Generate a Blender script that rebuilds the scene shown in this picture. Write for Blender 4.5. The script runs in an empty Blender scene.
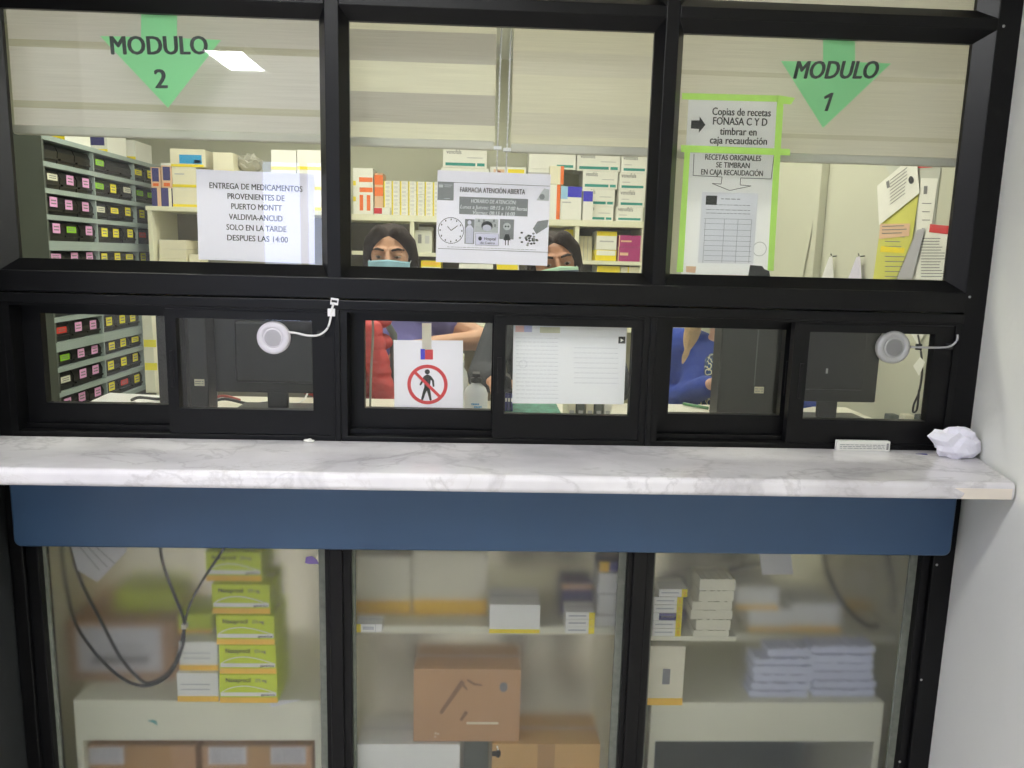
import bpy, bmesh, math, random
from mathutils import Vector, Matrix
random.seed(7)
scene = bpy.context.scene
COL = scene.collection
PI = math.pi

# ------------------------------------------------------------------ camera
PITCH, YAW, ROLL, FPX = 0.16333555, 0.04078123, 0.02565163, 770.0
CAM = Vector((0.0, -1.72, 1.55))
_cy, _sy, _cp, _sp = math.cos(YAW), math.sin(YAW), math.cos(PITCH), math.sin(PITCH)
FWD = Vector((_sy*_cp, _cy*_cp, -_sp)); _r0 = Vector((_cy, -_sy, 0)); _u0 = _r0.cross(FWD)
_c, _s = math.cos(ROLL), math.sin(ROLL)
RIGHT = _c*_r0 + _s*_u0; UP = -_s*_r0 + _c*_u0
cd = bpy.data.cameras.new('camera'); cam = bpy.data.objects.new('camera', cd); COL.objects.link(cam)
cd.sensor_fit = 'HORIZONTAL'; cd.sensor_width = 36.0; cd.lens = FPX/1024*36.0
cd.clip_start = 0.05; cd.clip_end = 100
B = -FWD
cam.matrix_world = Matrix(((RIGHT.x, UP.x, B.x, CAM.x), (RIGHT.y, UP.y, B.y, CAM.y), (RIGHT.z, UP.z, B.z, CAM.z), (0, 0, 0, 1)))
scene.camera = cam

def ray(x, y): return FWD + RIGHT*((x-512)/FPX) + UP*((384-y)/FPX)
def at(x, y, Y):
    d = ray(x, y); return CAM + d*((Y-CAM.y)/d.y)
def atx(x, y, X):
    d = ray(x, y); return CAM + d*((X-CAM.x)/d.x)
def atz(x, y, Z):
    d = ray(x, y); return CAM + d*((Z-CAM.z)/d.z)

# ------------------------------------------------------------------ world, exposure
w = bpy.data.worlds.new('world'); scene.world = w; w.use_nodes = True
w.node_tree.nodes['Background'].inputs[0].default_value = (0.75, 0.8, 0.9, 1)
w.node_tree.nodes['Background'].inputs[1].default_value = 0.3
vs = scene.view_settings
vs.view_transform = 'Standard'; vs.look = 'None'; vs.gamma = 1.0; vs.use_curve_mapping = False
vs.exposure = 0.0
STAFF_LIGHT = 14.0      # luminance of the staff room ceiling panels
WAIT_LIGHT = 42.0       # luminance of the mirrored waiting room light and the added fill panels
DAY_LIGHT = 6.0        # daylight in the waiting room window

# ------------------------------------------------------------------ colours and materials
def S(r, g, b):
    f = lambda c: (c/255/12.92) if c/255 <= 0.04045 else ((c/255+0.055)/1.055)**2.4
    return (f(r), f(g), f(b), 1)
def nodes_of(name):
    m = bpy.data.materials.new(name); m.use_nodes = True
    nt = m.node_tree; return m, nt, nt.nodes['Principled BSDF'], nt.nodes['Material Output']
MATS = {}
def mat(name, col, rough=0.6, metal=0.0, var=0.05, scale=8.0, bump=0.0, spec=0.5, bscale=None):
    if name in MATS: return MATS[name]
    m, nt, p, out = nodes_of(name)
    c = S(*col)
    p.inputs['Roughness'].default_value = rough; p.inputs['Metallic'].default_value = metal
    p.inputs['Specular IOR Level'].default_value = spec
    tc = nt.nodes.new('ShaderNodeTexCoord'); nz = nt.nodes.new('ShaderNodeTexNoise')
    nz.inputs['Scale'].default_value = scale; nz.inputs['Detail'].default_value = 4
    nt.links.new(tc.outputs['Object'], nz.inputs['Vector'])
    r = nt.nodes.new('ShaderNodeValToRGB')
    r.color_ramp.elements[0].position = 0.3; r.color_ramp.elements[1].position = 0.7
    r.color_ramp.elements[0].color = tuple(x*(1-var) for x in c[:3])+(1,)
    r.color_ramp.elements[1].color = tuple(min(1, x*(1+var)) for x in c[:3])+(1,)
    nt.links.new(nz.outputs[0], r.inputs[0]); nt.links.new(r.outputs[0], p.inputs['Base Color'])
    if bump:
        n2 = nt.nodes.new('ShaderNodeTexNoise'); n2.inputs['Scale'].default_value = bscale or scale*6; n2.inputs['Detail'].default_value = 3
        nt.links.new(tc.outputs['Object'], n2.inputs['Vector'])
        b = nt.nodes.new('ShaderNodeBump'); b.inputs['Strength'].default_value = bump; b.inputs['Distance'].default_value = 0.01
        nt.links.new(n2.outputs[0], b.inputs['Height']); nt.links.new(b.outputs[0], p.inputs['Normal'])
    MATS[name] = m; return m

def emit_mat(name, col, strength):
    m, nt, p, out = nodes_of(name)
    e = nt.nodes.new('ShaderNodeEmission'); e.inputs[0].default_value = S(*col); e.inputs[1].default_value = strength
    nt.links.new(e.outputs[0], out.inputs[0]); MATS[name] = m; return m

def clear_glass():
    m, nt, p, out = nodes_of('clear_glass')
    t = nt.nodes.new('ShaderNodeBsdfTransparent'); t.inputs[0].default_value = (0.965, 0.98, 0.97, 1)
    g = nt.nodes.new('ShaderNodeBsdfGlossy'); g.inputs['Roughness'].default_value = 0.0
    lw = nt.nodes.new('ShaderNodeLayerWeight'); lw.inputs[0].default_value = 0.5      # thin pane: same reflectance from both faces
    pw = nt.nodes.new('ShaderNodeMath'); pw.operation = 'POWER'; pw.inputs[1].default_value = 5; nt.links.new(lw.outputs['Facing'], pw.inputs[0])
    f = nt.nodes.new('ShaderNodeMath'); f.operation = 'MULTIPLY_ADD'; f.inputs[1].default_value = 0.96; f.inputs[2].default_value = 0.04; nt.links.new(pw.outputs[0], f.inputs[0])
    mx = nt.nodes.new('ShaderNodeMixShader')
    nt.links.new(f.outputs[0], mx.inputs[0]); nt.links.new(t.outputs[0], mx.inputs[1]); nt.links.new(g.outputs[0], mx.inputs[2])
    nt.links.new(mx.outputs[0], out.inputs[0]); return m
def frosted_glass():
    m, nt, p, out = nodes_of('frosted_glass')
    p.inputs['Base Color'].default_value = (0.985, 1.0, 0.995, 1)
    p.inputs['Transmission Weight'].default_value = 1.0; p.inputs['IOR'].default_value = 1.48
    p.inputs['Roughness'].default_value = 0.27
    tc = nt.nodes.new('ShaderNodeTexCoord'); n2 = nt.nodes.new('ShaderNodeTexNoise'); n2.inputs['Scale'].default_value = 420; n2.inputs['Detail'].default_value = 2
    nt.links.new(tc.outputs['Object'], n2.inputs['Vector'])
    b = nt.nodes.new('ShaderNodeBump'); b.inputs['Strength'].default_value = 0.05; b.inputs['Distance'].default_value = 0.001
    nt.links.new(n2.outputs[0], b.inputs['Height']); nt.links.new(b.outputs[0], p.inputs['Normal'])
    return m
def marble():
    m, nt, p, out = nodes_of('white_marble')
    p.inputs['Roughness'].default_value = 0.16
    tc = nt.nodes.new('ShaderNodeTexCoord'); mp = nt.nodes.new('ShaderNodeMapping')
    mp.inputs['Scale'].default_value = (1.0, 1.5, 1.0); mp.inputs['Rotation'].default_value = (0, 0, 0.5)
    nt.links.new(tc.outputs['Object'], mp.inputs[0])
    def vein(scale, dist, width, seed):
        n = nt.nodes.new('ShaderNodeTexNoise'); n.noise_dimensions = '4D'
        n.inputs['W'].default_value = seed
        n.inputs['Scale'].default_value = scale; n.inputs['Detail'].default_value = 7; n.inputs['Roughness'].default_value = 0.6; n.inputs['Distortion'].default_value = dist
        nt.links.new(mp.outputs[0], n.inputs['Vector'])
        s = nt.nodes.new('ShaderNodeMath'); s.operation = 'SUBTRACT'; s.inputs[1].default_value = 0.5; nt.links.new(n.outputs[0], s.inputs[0])
        a = nt.nodes.new('ShaderNodeMath'); a.operation = 'ABSOLUTE'; nt.links.new(s.outputs[0], a.inputs[0])
        r = nt.nodes.new('ShaderNodeMapRange'); r.inputs['From Min'].default_value = 0; r.inputs['From Max'].default_value = width
        r.inputs['To Min'].default_value = 1; r.inputs['To Max'].default_value = 0; r.clamp = True
        nt.links.new(a.outputs[0], r.inputs['Value']); return r.outputs[0]
    cloud = nt.nodes.new('ShaderNodeTexNoise'); cloud.inputs['Scale'].default_value = 5; cloud.inputs['Detail'].default_value = 4
    nt.links.new(mp.outputs[0], cloud.inputs['Vector'])
    base = nt.nodes.new('ShaderNodeMixRGB'); base.inputs[1].default_value = S(226, 223, 224); base.inputs[2].default_value = S(200, 197, 199)
    cr = nt.nodes.new('ShaderNodeMapRange'); cr.inputs['From Min'].default_value = 0.42; cr.inputs['From Max'].default_value = 0.72
    nt.links.new(cloud.outputs[0], cr.inputs['Value']); nt.links.new(cr.outputs[0], base.inputs[0])
    last = base.outputs[0]
    for sc_, ds, wd, sd, amt, colr in ((3.2, 0.6, 0.018, 1.0, 0.30, (150, 146, 146)), (5.0, 0.9, 0.012, 5.0, 0.16, (170, 160, 152)), (1.6, 0.5, 0.02, 9.0, 0.30, (150, 146, 148))):
        v = vein(sc_, ds, wd, sd)
        mu = nt.nodes.new('ShaderNodeMath'); mu.operation = 'MULTIPLY'; mu.inputs[1].default_value = amt; nt.links.new(v, mu.inputs[0])
        mx = nt.nodes.new('ShaderNodeMixRGB'); mx.inputs[2].default_value = S(*colr)
        nt.links.new(mu.outputs[0], mx.inputs[0]); nt.links.new(last, mx.inputs[1]); last = mx.outputs[0]
    nt.links.new(last, p.inputs['Base Color']); return m
def paper_mat(name, col, trans=0.3):
    if name in MATS: return MATS[name]
    m, nt, p, out = nodes_of(name)
    p.inputs['Base Color'].default_value = S(*col); p.inputs['Roughness'].default_value = 0.8
    tc = nt.nodes.new('ShaderNodeTexCoord'); n2 = nt.nodes.new('ShaderNodeTexNoise'); n2.inputs['Scale'].default_value = 14
    nt.links.new(tc.outputs['Object'], n2.inputs['Vector'])
    b = nt.nodes.new('ShaderNodeBump'); b.inputs['Strength'].default_value = 0.08; b.inputs['Distance'].default_value = 0.01
    nt.links.new(n2.outputs[0], b.inputs['Height']); nt.links.new(b.outputs[0], p.inputs['Normal'])
    t = nt.nodes.new('ShaderNodeBsdfTranslucent'); t.inputs[0].default_value = S(*col)
    mx = nt.nodes.new('ShaderNodeMixShader'); mx.inputs[0].default_value = trans
    nt.links.new(p.outputs[0], mx.inputs[1]); nt.links.new(t.outputs[0], mx.inputs[2]); nt.links.new(mx.outputs[0], out.inputs[0])
    MATS[name] = m; return m
def blind_mat(name, period, phase, sheer_frac, c_op, c_sh, see=0.35):
    """woven day-and-night fabric: opaque and sheer stripes along the drop"""
    m, nt, p, out = nodes_of(name)
    tc = nt.nodes.new('ShaderNodeTexCoord'); sp = nt.nodes.new('ShaderNodeSeparateXYZ'); nt.links.new(tc.outputs['Object'], sp.inputs[0])
    d = nt.nodes.new('ShaderNodeMath'); d.operation = 'MULTIPLY_ADD'; d.inputs[1].default_value = 1/period; d.inputs[2].default_value = phase+10
    nt.links.new(sp.outputs[2], d.inputs[0])
    fr = nt.nodes.new('ShaderNodeMath'); fr.operation = 'FRACT'; nt.links.new(d.outputs[0], fr.inputs[0])
    lt = nt.nodes.new('ShaderNodeMath'); lt.operation = 'LESS_THAN'; lt.inputs[1].default_value = sheer_frac; nt.links.new(fr.outputs[0], lt.inputs[0])
    # slub weave
    mp = nt.nodes.new('ShaderNodeMapping'); mp.inputs['Scale'].default_value = (6, 6, 420); nt.links.new(tc.outputs['Object'], mp.inputs[0])
    nz = nt.nodes.new('ShaderNodeTexNoise'); nz.inputs['Scale'].default_value = 1.0; nz.inputs['Detail'].default_value = 3; nt.links.new(mp.outputs[0], nz.inputs['Vector'])
    cm = nt.nodes.new('ShaderNodeMixRGB'); cm.inputs[1].default_value = S(*c_op); cm.inputs[2].default_value = S(*c_sh); nt.links.new(lt.outputs[0], cm.inputs[0])
    va = nt.nodes.new('ShaderNodeMapRange'); va.inputs['To Min'].default_value = 0.82; va.inputs['To Max'].default_value = 1.12; nt.links.new(nz.outputs[0], va.inputs['Value'])
    vm = nt.nodes.new('ShaderNodeMixRGB'); vm.blend_type = 'MULTIPLY'; vm.inputs[0].default_value = 1.0
    nt.links.new(cm.outputs[0], vm.inputs[1]); nt.links.new(va.outputs[0], vm.inputs[2])
    df = nt.nodes.new('ShaderNodeBsdfDiffuse'); tr = nt.nodes.new('ShaderNodeBsdfTranslucent'); tp = nt.nodes.new('ShaderNodeBsdfTransparent')
    nt.links.new(vm.outputs[0], df.inputs[0]); nt.links.new(vm.outputs[0], tr.inputs[0])
    m1 = nt.nodes.new('ShaderNodeMixShader'); m1.inputs[0].default_value = 0.45; nt.links.new(df.outputs[0], m1.inputs[1]); nt.links.new(tr.outputs[0], m1.inputs[2])
    ts = nt.nodes.new('ShaderNodeMath'); ts.operation = 'MULTIPLY'; ts.inputs[1].default_value = see; nt.links.new(lt.outputs[0], ts.inputs[0])
    m2 = nt.nodes.new('ShaderNodeMixShader'); nt.links.new(ts.outputs[0], m2.inputs[0]); nt.links.new(m1.outputs[0], m2.inputs[1]); nt.links.new(tp.outputs[0], m2.inputs[2])
    nt.links.new(m2.outputs[0], out.inputs[0]); return m
def floral_mat(name, base, spots, scale=60):
    m, nt, p, out = nodes_of(name)
    p.inputs['Roughness'].default_value = 0.8
    tc = nt.nodes.new('ShaderNodeTexCoord'); v = nt.nodes.new('ShaderNodeTexVoronoi'); v.inputs['Scale'].default_value = scale
    nt.links.new(tc.outputs['Object'], v.inputs['Vector'])
    r = nt.nodes.new('ShaderNodeValToRGB'); r.color_ramp.interpolation = 'CONSTANT'
    e = r.color_ramp.elements; e[0].position = 0; e[0].color = S(*spots[0])
    e[1].position = 0.28; e[1].color = S(*spots[1])
    x = e.new(0.45); x.color = S(*spots[2]); x = e.new(0.56); x.color = S(*base)
    nt.links.new(v.outputs['Distance'], r.inputs[0]); nt.links.new(r.outputs[0], p.inputs['Base Color']); return m

M_FRAME = mat('black_anodised_aluminium', (11, 11, 12), 0.38, 0.0, 0.15, 30, spec=0.25)
M_FRAME2 = mat('black_aluminium_bead', (10, 10, 11), 0.3, 0.0, 0.12, 30, spec=0.3)
M_RUBBER = mat('dark_gasket', (40, 40, 40), 0.7)
M_SEAL = mat('grey_silicone_seal', (116, 120, 108), 0.5, 0, 0.2, 60)
M_GLASS = clear_glass(); M_FROST = frosted_glass(); M_MARBLE = marble()
M_WALLW = mat('white_painted_wall', (232, 233, 224), 0.55, 0, 0.03, 3, 0.04, bscale=60)
M_WALLG = mat('staff_room_wall', (202, 202, 182), 0.6, 0, 0.03, 3, 0.03, bscale=60)
M_DARKW = mat('charcoal_wall_panel', (38, 40, 41), 0.5, 0, 0.12, 6)
M_FLOOR = mat('vinyl_floor', (206, 202, 194), 0.35, 0, 0.08, 4)
M_CEIL = mat('ceiling_paint', (228, 228, 222), 0.8, 0, 0.02, 4)
M_BLUE = mat('blue_laminate_panel', (58, 86, 118), 0.42, 0, 0.05, 4)
M_MEL = mat('cream_melamine', (232, 230, 205), 0.5, 0, 0.03, 5)
M_WHITE = mat('white_carton', (238, 237, 228), 0.6, 0, 0.02, 20)
M_CREAM = mat('cream_carton', (232, 226, 200), 0.6, 0, 0.03, 20)
M_YEL = mat('yellow_print', (244, 222, 36), 0.5, 0, 0.03, 20)
M_AMBER = mat('amber_print', (250, 202, 62), 0.5, 0, 0.03, 20)
M_LIME = mat('lime_print', (205, 220, 20), 0.5, 0, 0.03, 20)
M_TEAL = mat('teal_print', (40, 150, 140), 0.5, 0, 0.03, 20)
M_ORANGE = mat('orange_print', (246, 120, 50), 0.5, 0, 0.03, 20)
M_RED = mat('red_print', (214, 50, 58), 0.5, 0, 0.03, 20)
M_ROYAL = mat('royal_blue_print', (62, 56, 200), 0.5, 0, 0.03, 20)
M_SKY = mat('sky_blue_print', (50, 160, 215), 0.5, 0, 0.03, 20)
M_PALEBLUE = mat('pale_blue_print', (160, 205, 235), 0.5, 0, 0.03, 20)
M_NAVY = mat('navy_print', (60, 58, 120), 0.5, 0, 0.03, 20)
M_MAG = mat('magenta_carton', (176, 46, 120), 0.5, 0, 0.05, 20)
M_GREYP = mat('grey_print', (130, 130, 130), 0.6, 0, 0.03, 20)
M_LGREYP = mat('light_grey_print', (188, 188, 188), 0.6, 0, 0.03, 20)
M_INK = mat('black_ink', (26, 26, 28), 0.6, 0, 0.03, 20)
M_DKGREEN = mat('dark_green_ink', (12, 34, 26), 0.6, 0, 0.03, 20)
M_CARD = mat('brown_cardboard', (190, 150, 108), 0.75, 0, 0.06, 9, 0.05)
M_CARD2 = mat('tan_cardboard', (204, 164, 104), 0.75, 0, 0.06, 9, 0.05)
M_KRAFT = mat('packing_tape', (178, 138, 84), 0.3, 0, 0.04, 9)
M_CABLE = mat('black_cable_rubber', (22, 22, 24), 0.45)
M_WCABLE = mat('white_cable_plastic', (226, 224, 222), 0.4)
M_WPLAS = mat('white_plastic', (232, 230, 230), 0.35)
M_SILVER = mat('silver_plastic', (176, 176, 174), 0.35, 0.3)
M_STEEL = mat('grey_powder_coated_steel', (158, 172, 168), 0.45, 0, 0.04, 8)
M_STEELD = mat('dark_grey_steel', (92, 98, 92), 0.5, 0, 0.06, 8)
M_BIN = mat('black_plastic_bin', (30, 30, 31), 0.4, 0, 0.15, 20)
M_PINK = mat('pink_label_card', (240, 176, 226), 0.7, 0, 0.02, 20)
M_YELC = mat('yellow_label_card', (246, 234, 60), 0.7, 0, 0.02, 20)
M_GRNC = mat('green_label_card', (150, 214, 50), 0.7, 0, 0.02, 20)
M_REDC = mat('red_label_card', (220, 66, 56), 0.7, 0, 0.02, 20)
M_WHTC = mat('white_label_card', (226, 226, 206), 0.7, 0, 0.02, 20)
M_MONITOR = mat('black_monitor_plastic', (28, 28, 28), 0.4, 0, 0.1, 20)
M_TOWER = mat('dark_computer_case', (34, 34, 32), 0.45, 0, 0.08, 20)
M_TAPE = mat('green_masking_tape', (190, 236, 104), 0.5, 0, 0.05, 30)
M_GREENP = paper_mat('mint_green_paper', (150, 232, 165), 0.4)
M_PAPER = paper_mat('white_paper', (248, 247, 248), 0.45)
M_LPAPER = paper_mat('pale_lilac_paper', (242, 238, 252), 0.35)
M_YPAPER = paper_mat('yellow_green_paper', (228, 226, 112), 0.2)
M_SPAPER = paper_mat('salmon_paper', (244, 206, 170), 0.2)

# ------------------------------------------------------------------ mesh helpers
def bx(bm, x0, x1, y0, y1, z0, z1, mi=0):
    v = [bm.verts.new(p) for p in ((x0,y0,z0),(x1,y0,z0),(x1,y1,z0),(x0,y1,z0),(x0,y0,z1),(x1,y0,z1),(x1,y1,z1),(x0,y1,z1))]
    for f in ((0,3,2,1),(4,5,6,7),(0,1,5,4),(1,2,6,5),(2,3,7,6),(3,0,4,7)):
        bm.faces.new([v[i] for i in f]).material_index = mi
def poly(bm, pts, mi=0):
    f = bm.faces.new([bm.verts.new(p) for p in pts]); f.material_index = mi; return f
def prism(bm, pts2, y0, y1, mi=0):
    """outline in x,z extruded from y0 to y1 (front = y0)"""
    a = [bm.verts.new((p[0], y0, p[1])) for p in pts2]; b = [bm.verts.new((p[0], y1, p[1])) for p in pts2]
    n = len(a); fs = [bm.faces.new(a), bm.faces.new(b[::-1])]
    for i in range(n): fs.append(bm.faces.new((a[i], b[i], b[(i+1) % n], a[(i+1) % n])))
    for f in fs: f.material_index = mi
    bmesh.ops.recalc_face_normals(bm, faces=fs)
def tube(bm, pts, r, seg=8, mi=0):
    pts = [Vector(p) for p in pts]; rings = []
    up = Vector((0, 0, 1))
    for i, p in enumerate(pts):
        d = (pts[min(i+1, len(pts)-1)] - pts[max(i-1, 0)]).normalized()
        a = d.cross(up if abs(d.z) < 0.9 else Vector((1, 0, 0))).normalized(); b = d.cross(a).normalized()
        rr = r[i] if isinstance(r, (list, tuple)) else r
        rings.append([bm.verts.new(p + a*math.cos(2*PI*k/seg)*rr + b*math.sin(2*PI*k/seg)*rr) for k in range(seg)])
    fs = []
    for i in range(len(rings)-1):
        for k in range(seg):
            fs.append(bm.faces.new((rings[i][k], rings[i][(k+1) % seg], rings[i+1][(k+1) % seg], rings[i+1][k])))
    fs.append(bm.faces.new(rings[0][::-1])); fs.append(bm.faces.new(rings[-1]))
    for f in fs: f.material_index = mi; f.smooth = True
    bmesh.ops.recalc_face_normals(bm, faces=fs)
def lathe(bm, prof, axis='Z', seg=32, c=(0, 0, 0), mi=0):
    """profile of (radius, height) about an axis through c; axis 'Y' points the height to -Y (towards the visitor)"""
    rings = []
    for r, h in prof:
        ring = []
        for k in range(seg):
            a = 2*PI*k/seg
            p = Vector((r*math.cos(a), r*math.sin(a), h)) if axis == 'Z' else Vector((r*math.cos(a), -h, r*math.sin(a)))
            ring.append(bm.verts.new(p + Vector(c)))
        rings.append(ring)
    fs = []
    for i in range(len(rings)-1):
        for k in range(seg):
            fs.append(bm.faces.new((rings[i][k], rings[i][(k+1) % seg], rings[i+1][(k+1) % seg], rings[i+1][k])))
    fs.append(bm.faces.new(rings[0])); fs.append(bm.faces.new(rings[-1]))
    for f in fs: f.material_index = mi; f.smooth = True
    bmesh.ops.recalc_face_normals(bm, faces=fs)
def solid(bm, geom, thickness):
    bm.normal_update(); bmesh.ops.solidify(bm, geom=geom, thickness=thickness); bm.normal_update(); bmesh.ops.recalc_face_normals(bm, faces=bm.faces)
def smooth_path(pts, n=8):
    P = [Vector(p) for p in pts]; out = []
    for i in range(len(P)-1):
        a, b, c, d = P[max(i-1, 0)], P[i], P[i+1], P[min(i+2, len(P)-1)]
        for k in range(n):
            t = k/n
            out.append(0.5*((2*b)+(c-a)*t+(2*a-5*b+4*c-d)*t*t+(3*b-a-3*c+d)*t**3))
    out.append(P[-1]); return out
def obj(name, bm, mats, parent=None, bevel=0.0, smooth=False):
    if bevel:
        bmesh.ops.bevel(bm, geom=[e for e in bm.edges], offset=bevel, segments=2, affect='EDGES', profile=0.5)
    me = bpy.data.meshes.new(name); bm.to_mesh(me); bm.free()
    for m in (mats if isinstance(mats, (list, tuple)) else [mats]): me.materials.append(m)
    if smooth:
        for p in me.polygons: p.use_smooth = True
    o = bpy.data.objects.new(name, me); COL.objects.link(o)
    if parent is not None: o.parent = parent
    return o
def box(name, r, m, parent=None, bevel=0.0):
    bm = bmesh.new(); bx(bm, *r); return obj(name, bm, m, parent, bevel)
def tag(o, label, cat, group=None, kind=None):
    o['label'] = label; o['category'] = cat
    if group: o['group'] = group
    if kind: o['kind'] = kind
    return o
def thing(name, label, cat, loc=(0, 0, 0), rot=(0, 0, 0), group=None):
    o = bpy.data.objects.new(name, None); COL.objects.link(o); o.empty_display_size = 0.05
    o.location = loc; o.rotation_euler = rot
    return tag(o, label, cat, group)
def struct(o, label=None, cat=None):
    o['kind'] = 'structure'
    if label: o['label'] = label
    if cat: o['category'] = cat
    return o
def sempty(name, label, cat):
    o = bpy.data.objects.new(name, None); COL.objects.link(o); return struct(o, label, cat)
def dup(root, loc=None, rot=None, label=None, group=None):
    r = root.copy(); COL.objects.link(r)
    if loc is not None: r.location = loc
    if rot is not None: r.rotation_euler = rot
    if label: r['label'] = label
    if group: r['group'] = group
    for ch in list(root.children):
        c = ch.copy(); COL.objects.link(c); c.parent = r
        for g in ch.children:
            d = g.copy(); COL.objects.link(d); d.parent = c
    return r
def text(name, s, size, loc, m, parent, bold=0.0, shear=0.0, align='CENTER', width=None, rot=(PI/2, 0, 0), depth=0.0003):
    """printed lettering facing -Y; width: squeeze/stretch to this width"""
    cu = bpy.data.curves.new(name, 'FONT'); cu.body = s; cu.size = size; cu.align_x = align; cu.align_y = 'CENTER'
    cu.offset = 0.0; cu.shear = shear; cu.resolution_u = 3; cu.extrude = depth
    t = bpy.data.objects.new(name, cu); COL.objects.link(t)
    bpy.context.view_layer.update()
    dg = bpy.context.evaluated_depsgraph_get()
    me = bpy.data.meshes.new_from_object(t.evaluated_get(dg)); me.name = name
    COL.objects.unlink(t); bpy.data.objects.remove(t); bpy.data.curves.remove(cu)
    xs = [v.co.x for v in me.vertices]
    if width and xs:
        k = width/max(1e-6, max(xs)-min(xs))
        for v in me.vertices: v.co.x *= k
    if bold:
        bm = bmesh.new()
        for k in (-1, 0, 1):
            n0 = len(bm.verts); bm.from_mesh(me); bm.verts.ensure_lookup_table()
            for v in bm.verts[n0:]: v.co.x += k*bold*size; v.co.y += (k*k*.5-.25)*bold*size; v.co.z += k*1e-5
        bm.to_mesh(me); bm.free()
    me.materials.clear(); me.materials.append(m)
    o = bpy.data.objects.new(name, me); COL.objects.link(o); o.parent = parent; o.location = loc; o.rotation_euler = rot
    return o

# ================================================================== THE SETTING
ZC = 2.68
box_floor = struct(box('floor', (-4.2, 3.2, -5.2, 3.2, -0.05, 0.0), M_FLOOR), 'grey vinyl floor of the waiting room and the staff room', 'floor')
struct(box('ceiling', (-4.2, 3.2, -5.2, 3.2, ZC, ZC+0.05), M_CEIL), 'white painted ceiling', 'ceiling')
struct(box('wall_back', (-2.6, 1.42, 3.0, 3.08, 0, ZC), M_WALLG), 'pale olive back wall of the staff room', 'wall')
struct(box('wall_right_staff', (1.30, 1.40, 0.06, 3.0, 0, ZC), M_WALLG), 'pale painted side wall of the staff room carrying pinned sheets', 'wall')
struct(box('wall_left_staff', (-2.6, -2.5, 0.06, 3.0, 0, ZC), M_WALLG), 'painted staff room wall behind the drawer cabinet', 'wall')
# the white side wall leans in towards the visitor
bm = bmesh.new()
WR0, WR1 = Vector((1.135, 0.06)), Vector((0.86, -0.79))
prof = [(1.135, 0.06), (1.130, -0.02), (0.9745, -0.60), (1.05, -0.64), (1.42, -0.64), (1.42, 0.06)]
a = [bm.verts.new((p[0], p[1], 0)) for p in prof]; b = [bm.verts.new((p[0], p[1], ZC)) for p in prof]
bm.faces.new(a[::-1]); bm.faces.new(b)
for i in range(len(prof)): bm.faces.new((a[i], a[(i+1) % 6], b[(i+1) % 6], b[i]))
bmesh.ops.recalc_face_normals(bm, faces=bm.faces)
struct(obj('wall_right', bm, M_WALLW), 'smooth white wall beside the black window frame', 'wall')
struct(box('wall_left', (-1.42, -1.058, -0.42, 0.06, 0, ZC), M_DARKW), 'charcoal wall at the end of the counter', 'wall')
struct(box('wall_left_lobby', (-2.6, -1.42, -0.02, 0.06, 0, ZC), M_WALLW), 'white lobby wall beyond the charcoal panel', 'wall')
struct(box('wall_outer_left', (-4.2, -4.1, -5.2, 0.06, 0, ZC), M_WALLW), 'far side wall of the waiting room', 'wall')
struct(box('wall_outer_front', (-4.1, -2.6, -0.02, 0.06, 0, ZC), M_WALLW), 'wall of the waiting room beside the pharmacy', 'wall')
struct(box('wall_outer_right', (3.1, 3.2, -5.2, 0.06, 0, ZC), M_WALLW), 'waiting room side wall', 'wall')
struct(box('wall_outer_return', (1.42, 3.1, -0.02, 0.06, 0, ZC), M_WALLW), 'waiting room wall past the white corner', 'wall')
# back wall of the waiting room with a daylight window
bm = bmesh.new()
for r in ((-4.1, -1.95, 0, ZC), (-1.15, 3.1, 0, ZC), (-1.95, -1.15, 0, 0.9), (-1.95, -1.15, 2.35, ZC)):
    bx(bm, r[0], r[1], -5.2, -5.1, r[2], r[3])
struct(obj('wall_outer_back', bm, M_WALLW), 'waiting room wall behind the visitor', 'wall')
M_DAY = emit_mat('overcast_daylight', (205, 218, 255), DAY_LIGHT)
wd = sempty('window_13', 'white framed daylight window behind the visitor', 'window')
bm = bmesh.new()
for r in ((-1.95, -1.90, 0.9, 2.35), (-1.20, -1.15, 0.9, 2.35), (-1.58, -1.52, 0.95, 2.3), (-1.90, -1.20, 0.9, 0.95), (-1.90, -1.20, 2.30, 2.35)):
    bx(bm, r[0], r[1], -5.16, -5.1, r[2], r[3])
obj('window_frame', bm, M_WPLAS, wd)
box('pane', (-1.90, -1.20, -5.15, -5.14, 0.95, 2.30), M_DAY, wd)

# ceiling lights ------------------------------------------------------------
def ceiling_light(x, y, lx, ly, m, label, group):
    t = thing('ceiling_light', label, 'light', (x, y, ZC), group=group)
    bm = bmesh.new()
    for r in ((-lx/2-.02, -lx/2, -ly/2-.02, ly/2+.02), (lx/2, lx/2+.02, -ly/2-.02, ly/2+.02), (-lx/2, lx/2, -ly/2-.02, -ly/2), (-lx/2, lx/2, ly/2, ly/2+.02)):
        bx(bm, r[0], r[1], r[2], r[3], -0.045, 0.0)
    obj('light_frame', bm, M_WPLAS, t)
    box('diffuser', (-lx/2, lx/2, -ly/2, ly/2, -0.035, -0.02), m, t)
    return t
M_LS = emit_mat('staff_panel_glow', (255, 252, 236), STAFF_LIGHT)
M_LW = emit_mat('waiting_panel_glow', (248, 250, 250), WAIT_LIGHT)
for i, (x, y) in enumerate(((-0.95, 0.85), (0.45, 0.85), (-0.95, 1.72), (0.45, 1.72))):
    ceiling_light(x, y, 1.15, 0.28, M_LS, ('ceiling light panel over the staff by the drawer cabinet', 'ceiling light panel over the staff by the pinned sheets',
        'ceiling light panel above the white bookcase', 'ceiling light panel above the medicine shelves')[i], 'staff room ceiling lights')
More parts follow.
